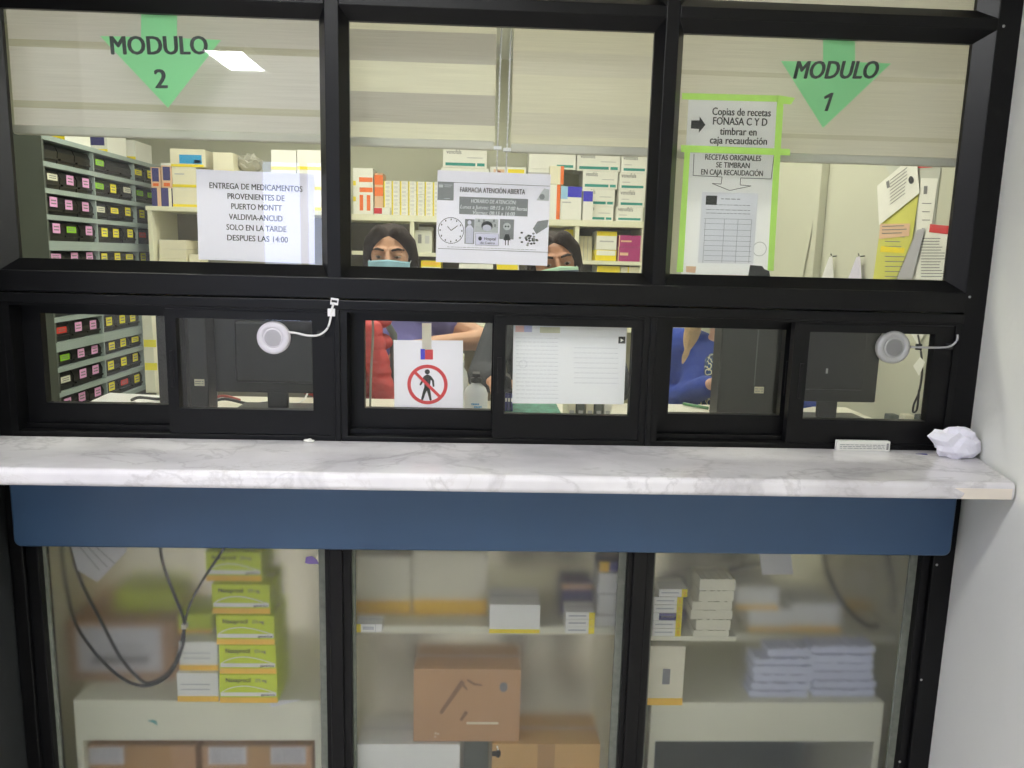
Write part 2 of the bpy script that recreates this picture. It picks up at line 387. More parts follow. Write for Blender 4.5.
M_LC = emit_mat('cool_fill_glow', (226, 221, 255), WAIT_LIGHT)  # cool tint of the added fill light on the charcoal wall side
for i, (x, y, lx, ly, m_) in enumerate(((-1.47, -3.08, 0.22, 0.50, M_LW), (-3.0, -2.0, 0.32, 1.7, M_LC), (2.75, -2.0, 0.32, 1.7, M_LW), (-0.55, -1.35, 1.0, 0.22, M_LW))):  # only the first lamp is mirrored in the glass; the rest are added fill
    ceiling_light(x, y, lx, ly, m_, ('small ceiling light mirrored in the MODULO 2 window pane', 'added long cool fill light on the charcoal wall side', 'added long fill light on the white wall side',
        'added fill light directly over the marble counter')[i], 'waiting room ceiling lights')

# ================================================================== BLACK WINDOW WALL
XO = [(-0.999, -0.352), (-0.290, 0.354), (0.416, 1.045)]
ZT, ZB = 2.028, 1.522
XL, XR = -1.055, 1.133
wf = sempty('wall_front', 'black aluminium partition of glazed counter windows', 'window wall')
def bar(name, r, parent=wf, m=M_FRAME, bv=0.002): return box(name, r, m, parent, bv)
# mullions run floor to ceiling behind the counter; flat faces
bar('mullion', (XL, -1.026, -0.028, 0.05, 0.0, ZC-0.001))
bar('mullion', (-0.336, -0.306, -0.028, 0.05, 1.47, ZC-0.001))
bar('mullion', (0.371, 0.400, -0.028, 0.05, 1.47, ZC-0.001))
bar('mullion', (1.078, XR-0.004, -0.028, 0.05, 0.0, ZC-0.001))
# rails
XS = [(-1.026, -0.336), (-0.306, 0.371), (0.400, 1.078)]
for a_, b_ in XS:
    bar('rail', (a_, b_, -0.028, 0.05, 2.050, 2.074))
    bar('rail', (a_, b_, -0.028, 0.05, 2.62, ZC-0.001))
bar('sill_rail', (-1.026, 1.078, -0.033, 0.05, 1.452, 1.497))
bar('sill_rail', (-1.026, 1.078, -0.036, 0.05, 1.428, 1.449))
def glazed(n, x0, x1, z0, z1, fx0, fx1, fz0, fz1, label):
    """window: four bevelled beads sloping from the flat frame to the glass, and the pane"""
    wn = sempty('window_%d' % n, label, 'window')
    yf, yb = -0.026, 0.0
    def bead(o0, o1, i0, i1):
        bm = bmesh.new()
        # outer edge (front), inner edge (back at glass)
        P = [(o0[0], yf, o0[1]), (o1[0], yf, o1[1]), (i1[0], yb, i1[1]), (i0[0], yb, i0[1])]
        Q = [(p[0], 0.011, p[2]) for p in P]
        v = [bm.verts.new(p) for p in P]; u = [bm.verts.new(p) for p in Q]
        bm.faces.new(v); bm.faces.new(u[::-1])
        for i in range(4): bm.faces.new((v[i], v[(i+1) % 4], u[(i+1) % 4], u[i]))
        bmesh.ops.recalc_face_normals(bm, faces=bm.faces)
        obj('glazing_bead', bm, M_FRAME2, wn)
    A, Bc, Cc, D = (fx0, fz0), (fx1, fz0), (fx1, fz1), (fx0, fz1)
    a, b, c, d = (x0, z0), (x1, z0), (x1, z1), (x0, z1)
    bead(A, Bc, a, b); bead(Bc, Cc, b, c); bead(Cc, D, c, d); bead(D, A, d, a)
    box('pane', (x0-0.006, x1+0.006, 0.004, 0.009, z0-0.006, z1+0.006), M_GLASS, wn)
    return wn
for i in range(3):
    glazed(i+1, XO[i][0], XO[i][1], ZB, ZT, XS[i][0], XS[i][1], 1.497, 2.050,
           ('large clear window pane with the MODULO 2 arrow', 'large clear middle window pane with the opening hours sheet', 'large clear window pane with the MODULO 1 arrow')[i])
    glazed(i+4, XO[i][0], XO[i][1], 2.096, 2.598, XS[i][0], XS[i][1], 2.074, 2.62,
           ('top window pane above the MODULO 2 window', 'top window pane above the middle window', 'top window pane above the MODULO 1 window')[i])
# sliding hatches
ST, SB = 1.402, 1.202
SL = [((-1.026, -0.322), (-0.972, -0.691), (-0.664, -0.371)), ((-0.309, 0.372), (-0.264, 0.023), (0.052, 0.335)), ((0.386, 1.078), (0.433, 0.695), (0.734, 1.021))]
bar('post', (-0.322, -0.309, -0.034, 0.05, 1.131, 1.428)); bar('post', (0.372, 0.386, -0.034, 0.05, 1.131, 1.428))
for i, (fr, g1, g2) in enumerate(SL):
    wn = sempty('window_%d' % (i+7), ('sliding hatch under the MODULO 2 window', 'sliding hatch under the middle window with the no entry sign', 'sliding hatch under the MODULO 1 window')[i], 'sliding window')
    x0, x1 = fr
    # outer track frame
    box('track', (x0, x1, -0.030, 0.045, 1.131, 1.146), M_FRAME, wn, 0.0015)
    box('track', (x0, x1, -0.004, 0.004, 1.146, 1.158), M_FRAME2, wn)
    box('track', (x0, x1, -0.030, 0.045, 1.422, 1.428), M_FRAME, wn)
    box('jamb', (x0, x0+0.014, -0.030, 0.045, 1.146, 1.422), M_FRAME, wn)
    box('jamb', (x1-0.014, x1, -0.030, 0.045, 1.146, 1.422), M_FRAME, wn)
    def sash(gx0, gx1, sx0, sx1, y0, y1, front):
        zs0, zs1 = (1.147, 1.421)
        bm = bmesh.new()
        bx(bm, sx0, gx0, y0, y1, zs0, zs1); bx(bm, gx1, sx1, y0, y1, zs0, zs1)
        bx(bm, gx0, gx1, y0, y1, zs0, SB); bx(bm, gx0, gx1, y0, y1, ST, zs1)
        s = obj('sash', bm, M_FRAME, wn)
        ym = (y0+y1)/2
        box('pane', (gx0-0.003, gx1+0.003, ym-0.002, ym+0.002, SB-0.003, ST+0.003), M_GLASS, s)
        # little recessed pull on the meeting stile
        px = gx0-0.012 if front else gx1+0.010
        box('finger_pull', (px-0.004, px+0.004, y0-0.002, y0+0.001, 1.25, 1.33), M_FRAME2, s, 0.0008)
    sash(g1[0], g1[1], x0+0.014, g2[0]+0.004, 0.012, 0.034, False)
    sash(g2[0], g2[1], g1[1]+0.004, x1-0.014, -0.026, -0.004, True)
# lower cabinet front
LO = [(-0.999, -0.353), (-0.293, 0.352), (0.415, 1.057)]
bar('cabinet_rail', (-1.026, 1.078, -0.024, 0.03, 0.90, 1.100))
bar('cabinet_rail', (-1.026, 1.078, -0.024, 0.03, 0.0, 0.10))
for a_, b_ in ((-1.026, -0.999), (-0.353, -0.293), (0.352, 0.415), (1.057, 1.078)):
    m_ = (a_+b_)/2
    bar('cabinet_post', (a_, b_, -0.018, 0.03, 0.10, 0.90))
    if b_-a_ > 0.05: bar('cabinet_post', (a_+0.012, b_-0.018, -0.027, -0.017, 0.10, 0.90))
for i, (a_, b_) in enumerate(LO):
    wn = sempty('window_%d' % (i+10), ('frosted cabinet glass in front of the lime medicine boxes', 'frosted cabinet glass in front of the cardboard box', 'frosted cabinet glass in front of the folded linen')[i], 'cabinet glass')
    box('pane', (a_-0.004, b_+0.004, 0.008, 0.013, 0.096, 0.904), M_FROST, wn)
    bm = bmesh.new(); bx(bm, b_-0.018, b_, 0.0005, 0.0075, 0.101, 0.899); obj('seal_strip', bm, M_SEAL, wn)
    bm = bmesh.new(); bx(bm, a_, a_+0.007, 0.0005, 0.0075, 0.101, 0.899); obj('seal_strip', bm, M_SEAL, wn)
# screw heads on the right jamb
for (px, py) in ((1004, 26), (970, 297), (937, 565), (921.5, 680), (900, 762)):
    p = at(px, py, -0.029); bm = bmesh.new()
    lathe(bm, [(0.0032, 0), (0.003, 0.0012), (0.0012, 0.0018)], 'Y', 10, (p.x, -0.0275, p.z)); obj('screw', bm, M_SILVER, wf)

# ================================================================== COUNTER AND BLUE PANEL
ct = thing('countertop', 'white marble service counter with grey veins below the sliding hatches', 'countertop')
ZK = 1.136
def wall_x(y): return 1.130 + (y+0.02)*0.268
bm = bmesh.new()
fp = [(-1.054, -0.0365), (-1.054, -0.290), (wall_x(-0.300)-0.004, -0.300), (wall_x(-0.0365)-0.004, -0.0365)]
a = [bm.verts.new((p[0], p[1], 1.101)) for p in fp]; b = [bm.verts.new((p[0], p[1], ZK)) for p in fp]
bm.faces.new(a); bm.faces.new(b[::-1])
for i in range(4): bm.faces.new((a[i], b[i], b[(i+1) % 4], a[(i+1) % 4]))
bmesh.ops.recalc_face_normals(bm, faces=bm.faces)
fe = [e for e in bm.edges if all(v.co.y < -0.25 for v in e.verts) and abs(e.verts[0].co.z-e.verts[1].co.z) < 1e-4]
bmesh.ops.bevel(bm, geom=fe, offset=0.011, segments=5, affect='EDGES', profile=0.5)
obj('slab', bm, M_MARBLE, ct)
bm = bmesh.new()
prism(bm, [(0.945, 1.1045), (1.046, 1.1045), (1.046, 1.126), (0.930, 1.126), (0.951, 1.116)], -0.3008, -0.290)
e_ = obj('edge_patch', bm, mat('beige_edge_strip', (232, 222, 208), 0.35, 0, 0.06, 14), ct); e_['label'] = 'beige repaired edge strip'
# blue fascia
bm = bmesh.new(); rp = []
for cx_, cz_, a0 in ((1.100-.016, 1.0985-.016, 0), (-1.028+.016, 1.0985-.016, PI/2), (-1.028+.016, .888+.016, PI), (1.100-.016, .888+.016, 3*PI/2)):
    for k in range(7): rp.append((cx_+.016*math.cos(a0+PI/2*k/6), cz_+.016*math.sin(a0+PI/2*k/6)))
n_ = len(rp); cxm, czm = .036, .9935
def inset(p, d): return (p[0]-math.copysign(d, p[0]-cxm), p[1]-math.copysign(d, p[1]-czm))
lay = [(0, -.0245), (0, -.050), (.0018, -.0552), (.006, -.058)]
rg = [[bm.verts.new((inset(p, d)[0], y, inset(p, d)[1])) for p in rp] for d, y in lay]
for q0, q1 in zip(rg, rg[1:]):
    for k in range(n_): f = bm.faces.new((q0[k], q0[(k+1) % n_], q1[(k+1) % n_], q1[k])); f.smooth = True
bm.faces.new(rg[-1]); bm.faces.new(rg[0]); bmesh.ops.recalc_face_normals(bm, faces=bm.faces)
tag(obj('blue_fascia_panel', bm, M_BLUE), 'long slate blue laminate board fixed under the marble counter', 'panel')

# inside worktop
wt = thing('worktop', 'white staff worktop behind the sliding hatches', 'worktop')
box('slab', (-1.05, 1.13, 0.052, 0.58, 1.088, 1.118), mat('worktop_laminate', (226, 222, 206), 0.4, 0, 0.03, 6), wt, 0.002)
for x in (-0.323, 0.384): box('divider', (x-0.009, x+0.009, 0.05, 0.46, 0.101, 1.088), M_MEL, wt)
box('end_panel', (-1.055, -1.037, 0.055, 0.46, 0.0, 1.088), M_MEL, wt); box('end_panel', (1.095, 1.113, 0.065, 0.46, 0.0, 1.088), M_MEL, wt)

# ================================================================== ROLLER BLINDS
BY = 0.10
def blind(x0, x1, zb, m, label, chain=None):
    t = thing('roller_blind', label, 'blind', (0, BY, zb), group='zebra roller blinds behind the glass')
    bm = bmesh.new(); n = 12
    zt = 2.56
    top = [bm.verts.new((x0+(x1-x0)*i/n, 0, zt-zb)) for i in range(n+1)]; bot = [bm.verts.new((x0+(x1-x0)*i/n, 0, 0.012)) for i in range(n+1)]
    for i in range(n): bm.faces.new((bot[i], bot[i+1], top[i+1], top[i]))
    obj('fabric', bm, m, t)
    bm = bmesh.new(); bx(bm, x0-0.001, x1+0.001, -0.009, 0.009, -0.004, 0.016)
    obj('bottom_bar', bm, mat('blind_bar', (206, 202, 186), 0.6), t, 0.004)
    box('cassette', (x0-0.002, x1+0.002, -0.03, 0.04, zt-zb, zt-zb+0.07), M_WPLAS, t, 0.004)
    if chain:
        for cx, cz in chain:
            bm = bmesh.new()
            tube(bm, [(cx, -0.012, zt-zb), (cx+0.002, -0.012, (zt-zb)/2), (cx-0.004, -0.012, cz)], 0.0016, 6)
            z = cz
            while z < 0.5:
                bmesh.ops.create_icosphere(bm, subdivisions=1, radius=0.0026, matrix=Matrix.Translation((cx-0.004+0.006*(z-cz)/0.5, -0.012, z))); z += 0.012
            obj('bead_chain', bm, M_WPLAS, t)
            box('chain_clip', (cx-0.012, cx+0.006, -0.018, -0.006, -0.004, 0.004), M_WPLAS, t, 0.001)
    return t
zA = at(160, 137, BY).z; zB = at(425, 146.5, BY).z; zCb = at(580, 153, BY).z; zD = at(870, 163, BY).z
OPQ, SHR = (205, 201, 192), (226, 220, 190)
blind(-1.045, -0.330, zA, blind_mat('zebra_fabric_closed', 0.128, 0.58, 0.12, (206, 202, 196), (196, 191, 172), 0.12), 'closed cream roller blind behind the MODULO 2 arrow')
xb = at(495, 120, BY).x; xc = at(511.5, 120, BY).x
blind(-0.316, xb, zB, blind_mat('zebra_fabric_open', 0.131, 0.12, 0.5, (182, 177, 166), (226, 222, 200), 0.10), 'striped open zebra blind in the middle window', [(xb+0.010, -0.065)])
blind(xc, 0.378, zCb, blind_mat('zebra_fabric_half', 0.131, 0.35, 0.62, (204, 199, 182), (216, 211, 190), 0.06), 'plain closed cream blind beside the bead chains', [(xc-0.006, -0.06)])
blind(0.392, 1.10, zD, blind_mat('zebra_fabric_lines', 0.131, 0.62, 0.08, (208, 203, 188), (196, 190, 170), 0.05), 'cream roller blind behind the MODULO 1 arrow')

# ================================================================== SIGNS ON THE GLASS
SY = 0.0125
PXM = 1.735/FPX            # metres per pixel on the glass
def sign(name, label, cat, TL, TR, BL, Y=SY):
    a, b, c = at(*TL, Y), at(*TR, Y), at(*BL, Y)
    ang = math.atan2(b.z-a.z, b.x-a.x)
    wdt = math.hypot(b.x-a.x, b.z-a.z); hgt = math.hypot(c.x-a.x, c.z-a.z)
    t = thing(name, label, cat, (a.x, Y, a.z), (0, -ang, 0))
    ca, sa = math.cos(ang), math.sin(ang)
    def L(px, py):
        p = at(px, py, Y); dx, dz = p.x-a.x, p.z-a.z
        return (dx*ca+dz*sa, -dx*sa+dz*ca)
    return t, L, wdt, hgt
def sheet(t, w_, h_, m, name='paper', skew=0.0, curl=0.0):
    bm = bmesh.new(); nx, nz = 8, 8
    g = [[bm.verts.new((w_*i/nx + skew*j/nz, curl*math.sin(PI*i/nx)*(j/nz), -h_*j/nz)) for i in range(nx+1)] for j in range(nz+1)]
    for j in range(nz):
        for i in range(nx): bm.faces.new((g[j+1][i], g[j+1][i+1], g[j][i+1], g[j][i]))
    return obj(name, bm, m, t)
def rects(t, name, lst, m, y=-0.0004, th=0.0003):
    bm = bmesh.new()
    for (u0, u1, v0, v1) in lst: bx(bm, min(u0, u1), max(u0, u1), y-th, y, min(v0, v1), max(v0, v1))
    o = obj(name, bm, m, t)
    if len(lst) > 1: o['kind'] = 'stuff'
    return o
def outline(u0, u1, v0, v1, k=0.0008): return [(u0, u1, v0, v0+k), (u0, u1, v1-k, v1), (u0, u0+k, v0, v1), (u1-k, u1, v0, v1)]
def greek(u0, u1, v, size, n=None):
    """a line of print too small to read: word-long dashes"""
    out = []; x = u0
    while x < u1:
        l = random.uniform(2, 6)*size
        out.append((x, min(u1, x+l), v-size*0.28, v+size*0.28)); x += l+size*0.9
    return out
def arrow_sign(name, label, stemL, stemR, headL, headR, tip, top, word_c, word_w, num, num_c, shear):
    TL = (stemL[0], top); TR = (stemR[0], top)
    t, L, w_, h_ = sign(name, label, 'sign', TL, TR, (stemL[0], tip[1]))
    pts = [L(stemL[0], top), L(*stemL), L(*headL), L(*tip), L(*headR), L(*stemR), L(stemR[0], top)]
    bm = bmesh.new(); V7 = [bm.verts.new((p[0], 0, p[1])) for p in pts]; bm.faces.new([V7[i] for i in (0, 1, 5, 6)])
    for tri in ((1, 2, 3), (1, 3, 5), (5, 3, 4)): bm.faces.new([V7[i] for i in tri])
    obj('paper_arrow', bm, M_GREENP, t)
    u, v = L(*word_c); text('lettering', 'MODULO', 0.052, (u, -0.0006, v), M_DKGREEN, t, 0.03, shear, width=word_w*PXM)
    u, v = L(*num_c)
    if num == '1':
        bm = bmesh.new(); prism(bm, [(u-.008, v-.019), (u-.001, v-.019), (u+.010, v+.019), (u+.004, v+.019), (u-.011, v+.011), (u-.009, v+.006), (u+.001, v+.0095)], -.0009, -.0004); obj('lettering', bm, M_DKGREEN, t)
    else: text('lettering', num, 0.054, (u, -0.0006, v), M_DKGREEN, t, 0.03, shear)
arrow_sign('module_arrow_sign', 'mint green paper arrow reading MODULO 2', (141, 37), (177, 38), (100, 36), (221, 40), (168, 108), 12, (159, 46.5), 88, '2', (161, 80), 0)
arrow_sign('module_arrow_sign', 'mint green paper arrow in italics, beside the taped prescription notices', (823, 61.5), (855, 62), (781, 61), (891, 63.5), (823, 128), 39, (835, 71), 82, '1', (828.5, 102), 0.25)

# delivery notice
t, L, w_, h_ = sign('delivery_notice', 'pale lilac notice about ENTREGA DE MEDICAMENTOS taped in the window', 'notice', (196, 169), (314.5, 174), (198.5, 259.5))
sheet(t, w_, h_, M_LPAPER)
for s, (x, y), ww in (('ENTREGA DE MEDICAMENTOS', (256, 187.5), 88), ('PROVENIENTES DE', (256, 197.5), 54), ('PUERTO MONTT', (256.5, 207.5), 48), ('VALDIVIA-ANCUD', (256, 218), 51), ('SOLO EN LA TARDE', (256.5, 228.5), 57), ('DESPUES LAS 14:00', (257.5, 239), 58)):
    u, v = L(x, y); text('lettering', s, 0.0175, (u, -0.0006, v), M_INK, t, 0.012, width=ww*PXM)
# opening hours sheet (drawings as plain printed shapes)
t, L, w_, h_ = sign('opening_hours_sheet', 'white printed sheet FARMACIA ATENCION ABIERTA with clock and cartoon figures', 'notice', (437.5, 170), (551, 174.5), (437, 262))
sheet(t, w_, h_, M_LPAPER)
def LB(x0, y0, x1, y1):
    u0, v0 = L(x0, y0); u1, v1 = L(x1, y1); return (u0, u1, v1, v0)
def HL(x0, x1, y, k=.0009):
    u0, _ = L(x0, y); u1, _ = L(x1, y); v = L((x0+x1)/2, y)[1]; return (u0, u1, v-k/2, v+k/2)
def VL(x, y0, y1, k=.0009):
    u = L(x, (y0+y1)/2)[0]; return (u-k/2, u+k/2, L(x, y1)[1], L(x, y0)[1])
rects(t, 'rule_line', [HL(438, 550, 184)], M_INK); rects(t, 'rule_line', [HL(438, 549, 250.4)], M_INK)
rects(t, 'logo_block', [LB(437.8, 182, 453.5, 200.5)], M_GREYP, -0.0006)
rects(t, 'logo_mark', [LB(439, 184.5, 443, 187.5), LB(444.5, 184.6, 452, 185.6), LB(444.5, 186.4, 451, 187.2), LB(444, 198, 450, 199)], M_LGREYP, -0.001)
u, v = L(492.5, 191); text('lettering', 'FARMACIA ATENCIÓN ABIERTA', 0.0155, (u, -0.0006, v), M_INK, t, 0.012, width=63*PXM)
rects(t, 'hours_block', [LB(459.5, 196.5, 527.5, 216.5)], M_GREYP)
for s, y, ww in (('HORARIO DE ATENCIÓN:', 202, 44), ('Lunes a Jueves: 08:15 a 17:00 horas', 208, 65), ('Viernes: 08:15 a 16:00', 213.5, 41)):
    u, v = L(493.5, y); text('lettering', s, 0.0115, (u, -0.0009, v), M_PAPER, t, 0.012, 0.2, width=ww*PXM)
# clock
u, v = L(451, 230.5); bm = bmesh.new(); R_ = 0.0285
for k in range(40):
    a0, a1 = 2*PI*k/40, 2*PI*(k+1)/40
    q = [(u+math.cos(a0)*R_, v+math.sin(a0)*R_), (u+math.cos(a1)*R_, v+math.sin(a1)*R_), (u+math.cos(a1)*(R_-.0012), v+math.sin(a1)*(R_-.0012)), (u+math.cos(a0)*(R_-.0012), v+math.sin(a0)*(R_-.0012))]
    poly(bm, [(x, -0.0007, z) for x, z in q])
for k in range(12):
    a0 = 2*PI*k/12; x, z = u+math.cos(a0)*R_*.84, v+math.sin(a0)*R_*.84
    bx(bm, x-.0012, x+.0012, -.0008, -.0005, z-.0018, z+.0018)
for a0, l in ((0.65, .018), (2.3, .012)):
    d = (math.cos(a0), math.sin(a0)); n = (-d[1]*.0007, d[0]*.0007)
    poly(bm, [(u+n[0], -.0007, v+n[1]), (u-n[0], -.0007, v-n[1]), (u+d[0]*l-n[0], -.0007, v+d[1]*l-n[1]), (u+d[0]*l+n[0], -.0007, v+d[1]*l+n[1])])
bmesh.ops.recalc_face_normals(bm, faces=bm.faces); obj('printed_clock', bm, M_INK, t)
def disc(bm, u, v, ru, rv, y, mi=0, n=20):
    poly(bm, [(u+math.cos(2*PI*k/n)*ru, y, v+math.sin(2*PI*k/n)*rv) for k in range(n)], mi)
rects(t, 'printed_panel', [LB(465, 219, 474, 244)], M_GREYP, -0.0004)
bm = bmesh.new()
u, v = L(469.5, 222.5); disc(bm, u, v, .0042, .005, -.001); u, v = L(469.5, 234)
poly(bm, [(u-.008, -.001, v-.02), (u+.008, -.001, v-.02), (u+.0085, -.001, v+.012), (u+.003, -.001, v+.019), (u-.003, -.001, v+.019), (u-.0085, -.001, v+.012)])
obj('printed_figure', bm, M_LPAPER, t)
rects(t, 'printed_panel', [LB(475, 218.5, 498, 233)], M_LGREYP, -0.0004)
rects(t, 'printed_shelf', [LB(476, 222, 498, 222.6), LB(476, 227, 498, 227.6), LB(478, 219.5, 480, 222), LB(483, 219.5, 485, 222), LB(493, 219.5, 495, 222), LB(494, 224, 496, 227)], M_GREYP, -0.0007)
bm = bmesh.new(); u, v = L(487, 226); disc(bm, u, v, .0125, .0105, -.0010, 0)
disc(bm, u, v-.004, .0098, .0068, -.0012, 1)
obj('printed_face', bm, [M_INK, M_LPAPER], t)
rects(t, 'printed_counter', [LB(475.5, 233, 498.5, 246)], M_LPAPER, -0.0011); rects(t, 'counter_outline', outline(*LB(475.5, 233, 498.5, 246)), M_GREYP, -0.0015)
bm = bmesh.new(); u, v = L(480, 238.5); disc(bm, u, v, .004, .0045, -.0016); obj('printed_mark', bm, M_INK, t)
u, v = L(490, 239); text('lettering', 'Hospital', 0.0095, (u, -0.0016, v), M_INK, t, 0.01, width=11*PXM)
u, v = L(487.5, 243); text('lettering', 'de Castro', 0.007, (u, -0.0016, v), M_INK, t, 0.01, width=14*PXM)
rects(t, 'printed_panel', [LB(500, 219, 513.5, 239.5)], M_GREYP, -0.0004)
bm = bmesh.new(); u, v = L(507, 226.5); disc(bm, u, v, .0085, .008, -.0009, 1); disc(bm, u-.003, v, .002, .002, -.0011, 0); disc(bm, u+.003, v, .002, .002, -.0011, 0)
u, v = L(507, 237); poly(bm, [(u-.008, -.001, v-.007), (u+.008, -.001, v-.007), (u+.004, -.001, v+.006), (u-.004, -.001, v+.006)], 0)
for dx in (-.003, .003): poly(bm, [(u+dx-.001, -.001, v-.018), (u+dx+.001, -.001, v-.018), (u+dx+.001, -.001, v-.007), (u+dx-.001, -.001, v-.007)], 0)
obj('printed_figure', bm, [M_INK, M_LGREYP], t)
bm = bmesh.new()
for k in range(26):
    u, v = L(random.gauss(531, 5.5), random.gauss(239, 3.6)); disc(bm, u, v, .0030, .0022, -.0008-.00002*k, k % 2, 8)
u, v = L(542, 226); poly(bm, [(u-.020, -.0007, v-.006), (u-.012, -.0007, v-.018), (u+.012, -.0007, v-.002), (u+.014, -.0007, v+.014), (u-.010, -.0007, v+.010)], 1)
u, v = L(543, 195); poly(bm, [(u-.014, -.0007, v-.012), (u+.013, -.0007, v-.012), (u+.013, -.0007, v+.012), (u+.002, -.0007, v+.014), (u-.006, -.0007, v+.002)], 2)
disc(bm, u-.002, v-.004, .006, .006, -.0009, 1)
obj('printed_pills', bm, [M_INK, M_GREYP, M_LGREYP], t)['kind'] = 'stuff'
rects(t, 'small_print', greek(*[L(447, 248)[0], L(536, 248)[0]], L(490, 248.3)[1], 0.0016), M_GREYP)

# prescription notices and tape
def tape(label, a, b, c, d, Y=SY-0.0012):
    """strip of masking tape through four picture corners on the glass plane"""
    t = thing('tape_strip', label, 'tape', tuple(at(*a, Y)))
    o = at(*a, Y); bm = bmesh.new()
    prism(bm, [(at(*q, Y).x-o.x, at(*q, Y).z-o.z) for q in (a, b, c, d)], -0.00015, 0.00015); obj('strip', bm, M_TAPE, t)
t, L, w_, h_ = sign('copies_notice', 'white notice with black arrow about copies of prescriptions, FONASA C Y D', 'notice', (688.5, 99), (779, 101.5), (687, 147))
sheet(t, w_, h_, M_PAPER)
u0, v0 = L(691, 124.5); k = PXM
bm = bmesh.new(); prism(bm, [(u0, v0+3.7*k), (u0+8*k, v0+4*k), (u0+8*k, v0+7.5*k), (u0+14*k, v0), (u0+8*k, v0-7.5*k), (u0+8*k, v0-4*k), (u0, v0-3.7*k)], -0.0008, -0.0004); obj('printed_arrow', bm, M_INK, t)
for s, (x, y), ww in (('Copias de recetas', (741.5, 112.5), 57), ('FONASA C Y D', (740, 122), 53), ('timbrar en', (738.5, 132), 36), ('caja recaudación', (738.5, 141), 56)):
    u, v = L(x, y); text('lettering', s, 0.0225, (u, -0.0006, v), M_INK, t, 0.016, width=ww*PXM)
t, L, w_, h_ = sign('prescription_notice', 'white notice RECETAS ORIGINALES with arrow above a pale prescription form', 'notice', (688, 152.5), (776.5, 155), (681.5, 274))
sheet(t, w_, h_, M_PAPER, skew=0.0)
for s, (x, y), ww in (('RECETAS ORIGINALES', (733, 158), 55), ('SE TIMBRAN', (733, 165.5), 33), ('EN CAJA RECAUDACIÓN', (732, 173), 61)):
    u, v = L(x, y); text('lettering', s, 0.0165, (u, -0.0006, v), M_INK, t, 0.016, width=ww*PXM)
def seg_rects(pts, wd_=0.0012):
    bm = bmesh.new(); P = [L(*p) for p in pts]
    for (x0, z0), (x1, z1) in zip(P, P[1:]):
        d = Vector((x1-x0, z1-z0)); n = Vector((-d.y, d.x)).normalized()*wd_/2
        prism(bm, [(x0+n.x, z0+n.y), (x1+n.x, z1+n.y), (x1-n.x, z1-n.y), (x0-n.x, z0-n.y)], -0.0008, -0.0005)
    return bm
obj('printed_outline', seg_rects([(694, 154), (693, 175.5), (722, 177), (721, 184), (712, 183.5), (729.5, 190.5), (751, 186), (740, 185), (740.5, 178), (771, 179), (774, 155)]), M_INK, t)
form = mat('grey_form_paper', (230, 228, 232), .8)
rects(t, 'form_sheet', [LB(702, 192, 753, 264)], form, -0.0004)
ls = []
for y in (205, 210, 213.5): ls += greek(L(706, y)[0], L(750, y)[0], L(728, y)[1], 0.0022)
ls += greek(L(721, 199)[0], L(740, 199)[0], L(728, 199)[1], 0.003)
for y in (219, 224, 230, 236, 241, 246, 251, 256, 261): ls.append(HL(704, 751, y, .0007))
for x in (704, 723, 736.5, 750): ls.append(VL(x, 219, 263, .0007))
rects(t, 'form_print', ls, M_GREYP, -0.0008)
rects(t, 'form_logo', [LB(706, 195.5, 716.5, 205)], M_INK, -0.0009)
bm = bmesh.new(); u, v = L(759.5, 249)
for k in range(24):
    a0, a1 = 2*PI*k/24, 2*PI*(k+1)/24
    poly(bm, [(u+math.cos(q)*r_, -.0007, v+math.sin(q)*r_) for q, r_ in ((a0, .016), (a1, .016), (a1, .0145), (a0, .0145))])
obj('stamp_ring', bm, M_LGREYP, t)
bm = bmesh.new(); prism(bm, [L(*q) for q in ((748, 276), (750, 265), (762, 266), (764, 269), (769, 271), (770, 277))], -0.0012, -0.0006); obj('black_sticker', bm, M_INK, t)
bm = bmesh.new(); prism(bm, [L(*q) for q in ((686, 266), (696, 266.5), (695, 273), (686, 272))], -0.0012, -0.0006); obj('faded_sticker', bm, M_SPAPER, t)
tape('green tape strip along the top of the copies notice', (682, 93), (778, 95.5), (778, 101.8), (682, 99.4))
tape('short green tape tag at the top corner of the copies notice', (777, 95), (795, 98), (791, 104.5), (777, 103.2))
tape('green tape strip between the two prescription notices', (681, 145), (790, 149), (790, 155.5), (681, 152))
tape('green tape down the outer edge of the prescription notice', (684.5, 152), (690, 152), (683, 272), (676.5, 272), SY-0.0016)
tape('green tape down the inner edge of the prescription notice', (777, 102), (783.5, 103), (773.5, 271), (767.5, 270), SY-0.0016)

# no entry sheet on the middle hatch
t, L, w_, h_ = sign('no_entry_sheet', 'white laminated sheet with red crossed out walking figure', 'sign', (393.5, 340), (463, 340.5), (394, 408.5), 0.040)
sheet(t, w_, h_, M_LPAPER)
u, v = L(427.5, 384.5)
def ring(bm, u, v, ro, ri, y, n=48):
    for k in range(n):
        a0, a1 = 2*PI*k/n, 2*PI*(k+1)/n
        poly(bm, [(u+math.cos(q)*r_, y, v+math.sin(q)*r_) for q, r_ in ((a0, ro), (a1, ro), (a1, ri), (a0, ri))])
K2 = 1.76/FPX
bm = bmesh.new(); ring(bm, u, v, 20.3*K2, 16.8*K2, -.0009)
d = Vector((1, -1)).normalized(); n_ = Vector((1, 1)).normalized()*1.5*K2; c_ = Vector((u, v))
q = [c_-d*17.5*K2+n_, c_+d*17.5*K2+n_, c_+d*17.5*K2-n_, c_-d*17.5*K2-n_]
poly(bm, [(p.x, -.0012, p.y) for p in q]); obj('red_ring', bm, M_RED, t)
bm = bmesh.new()
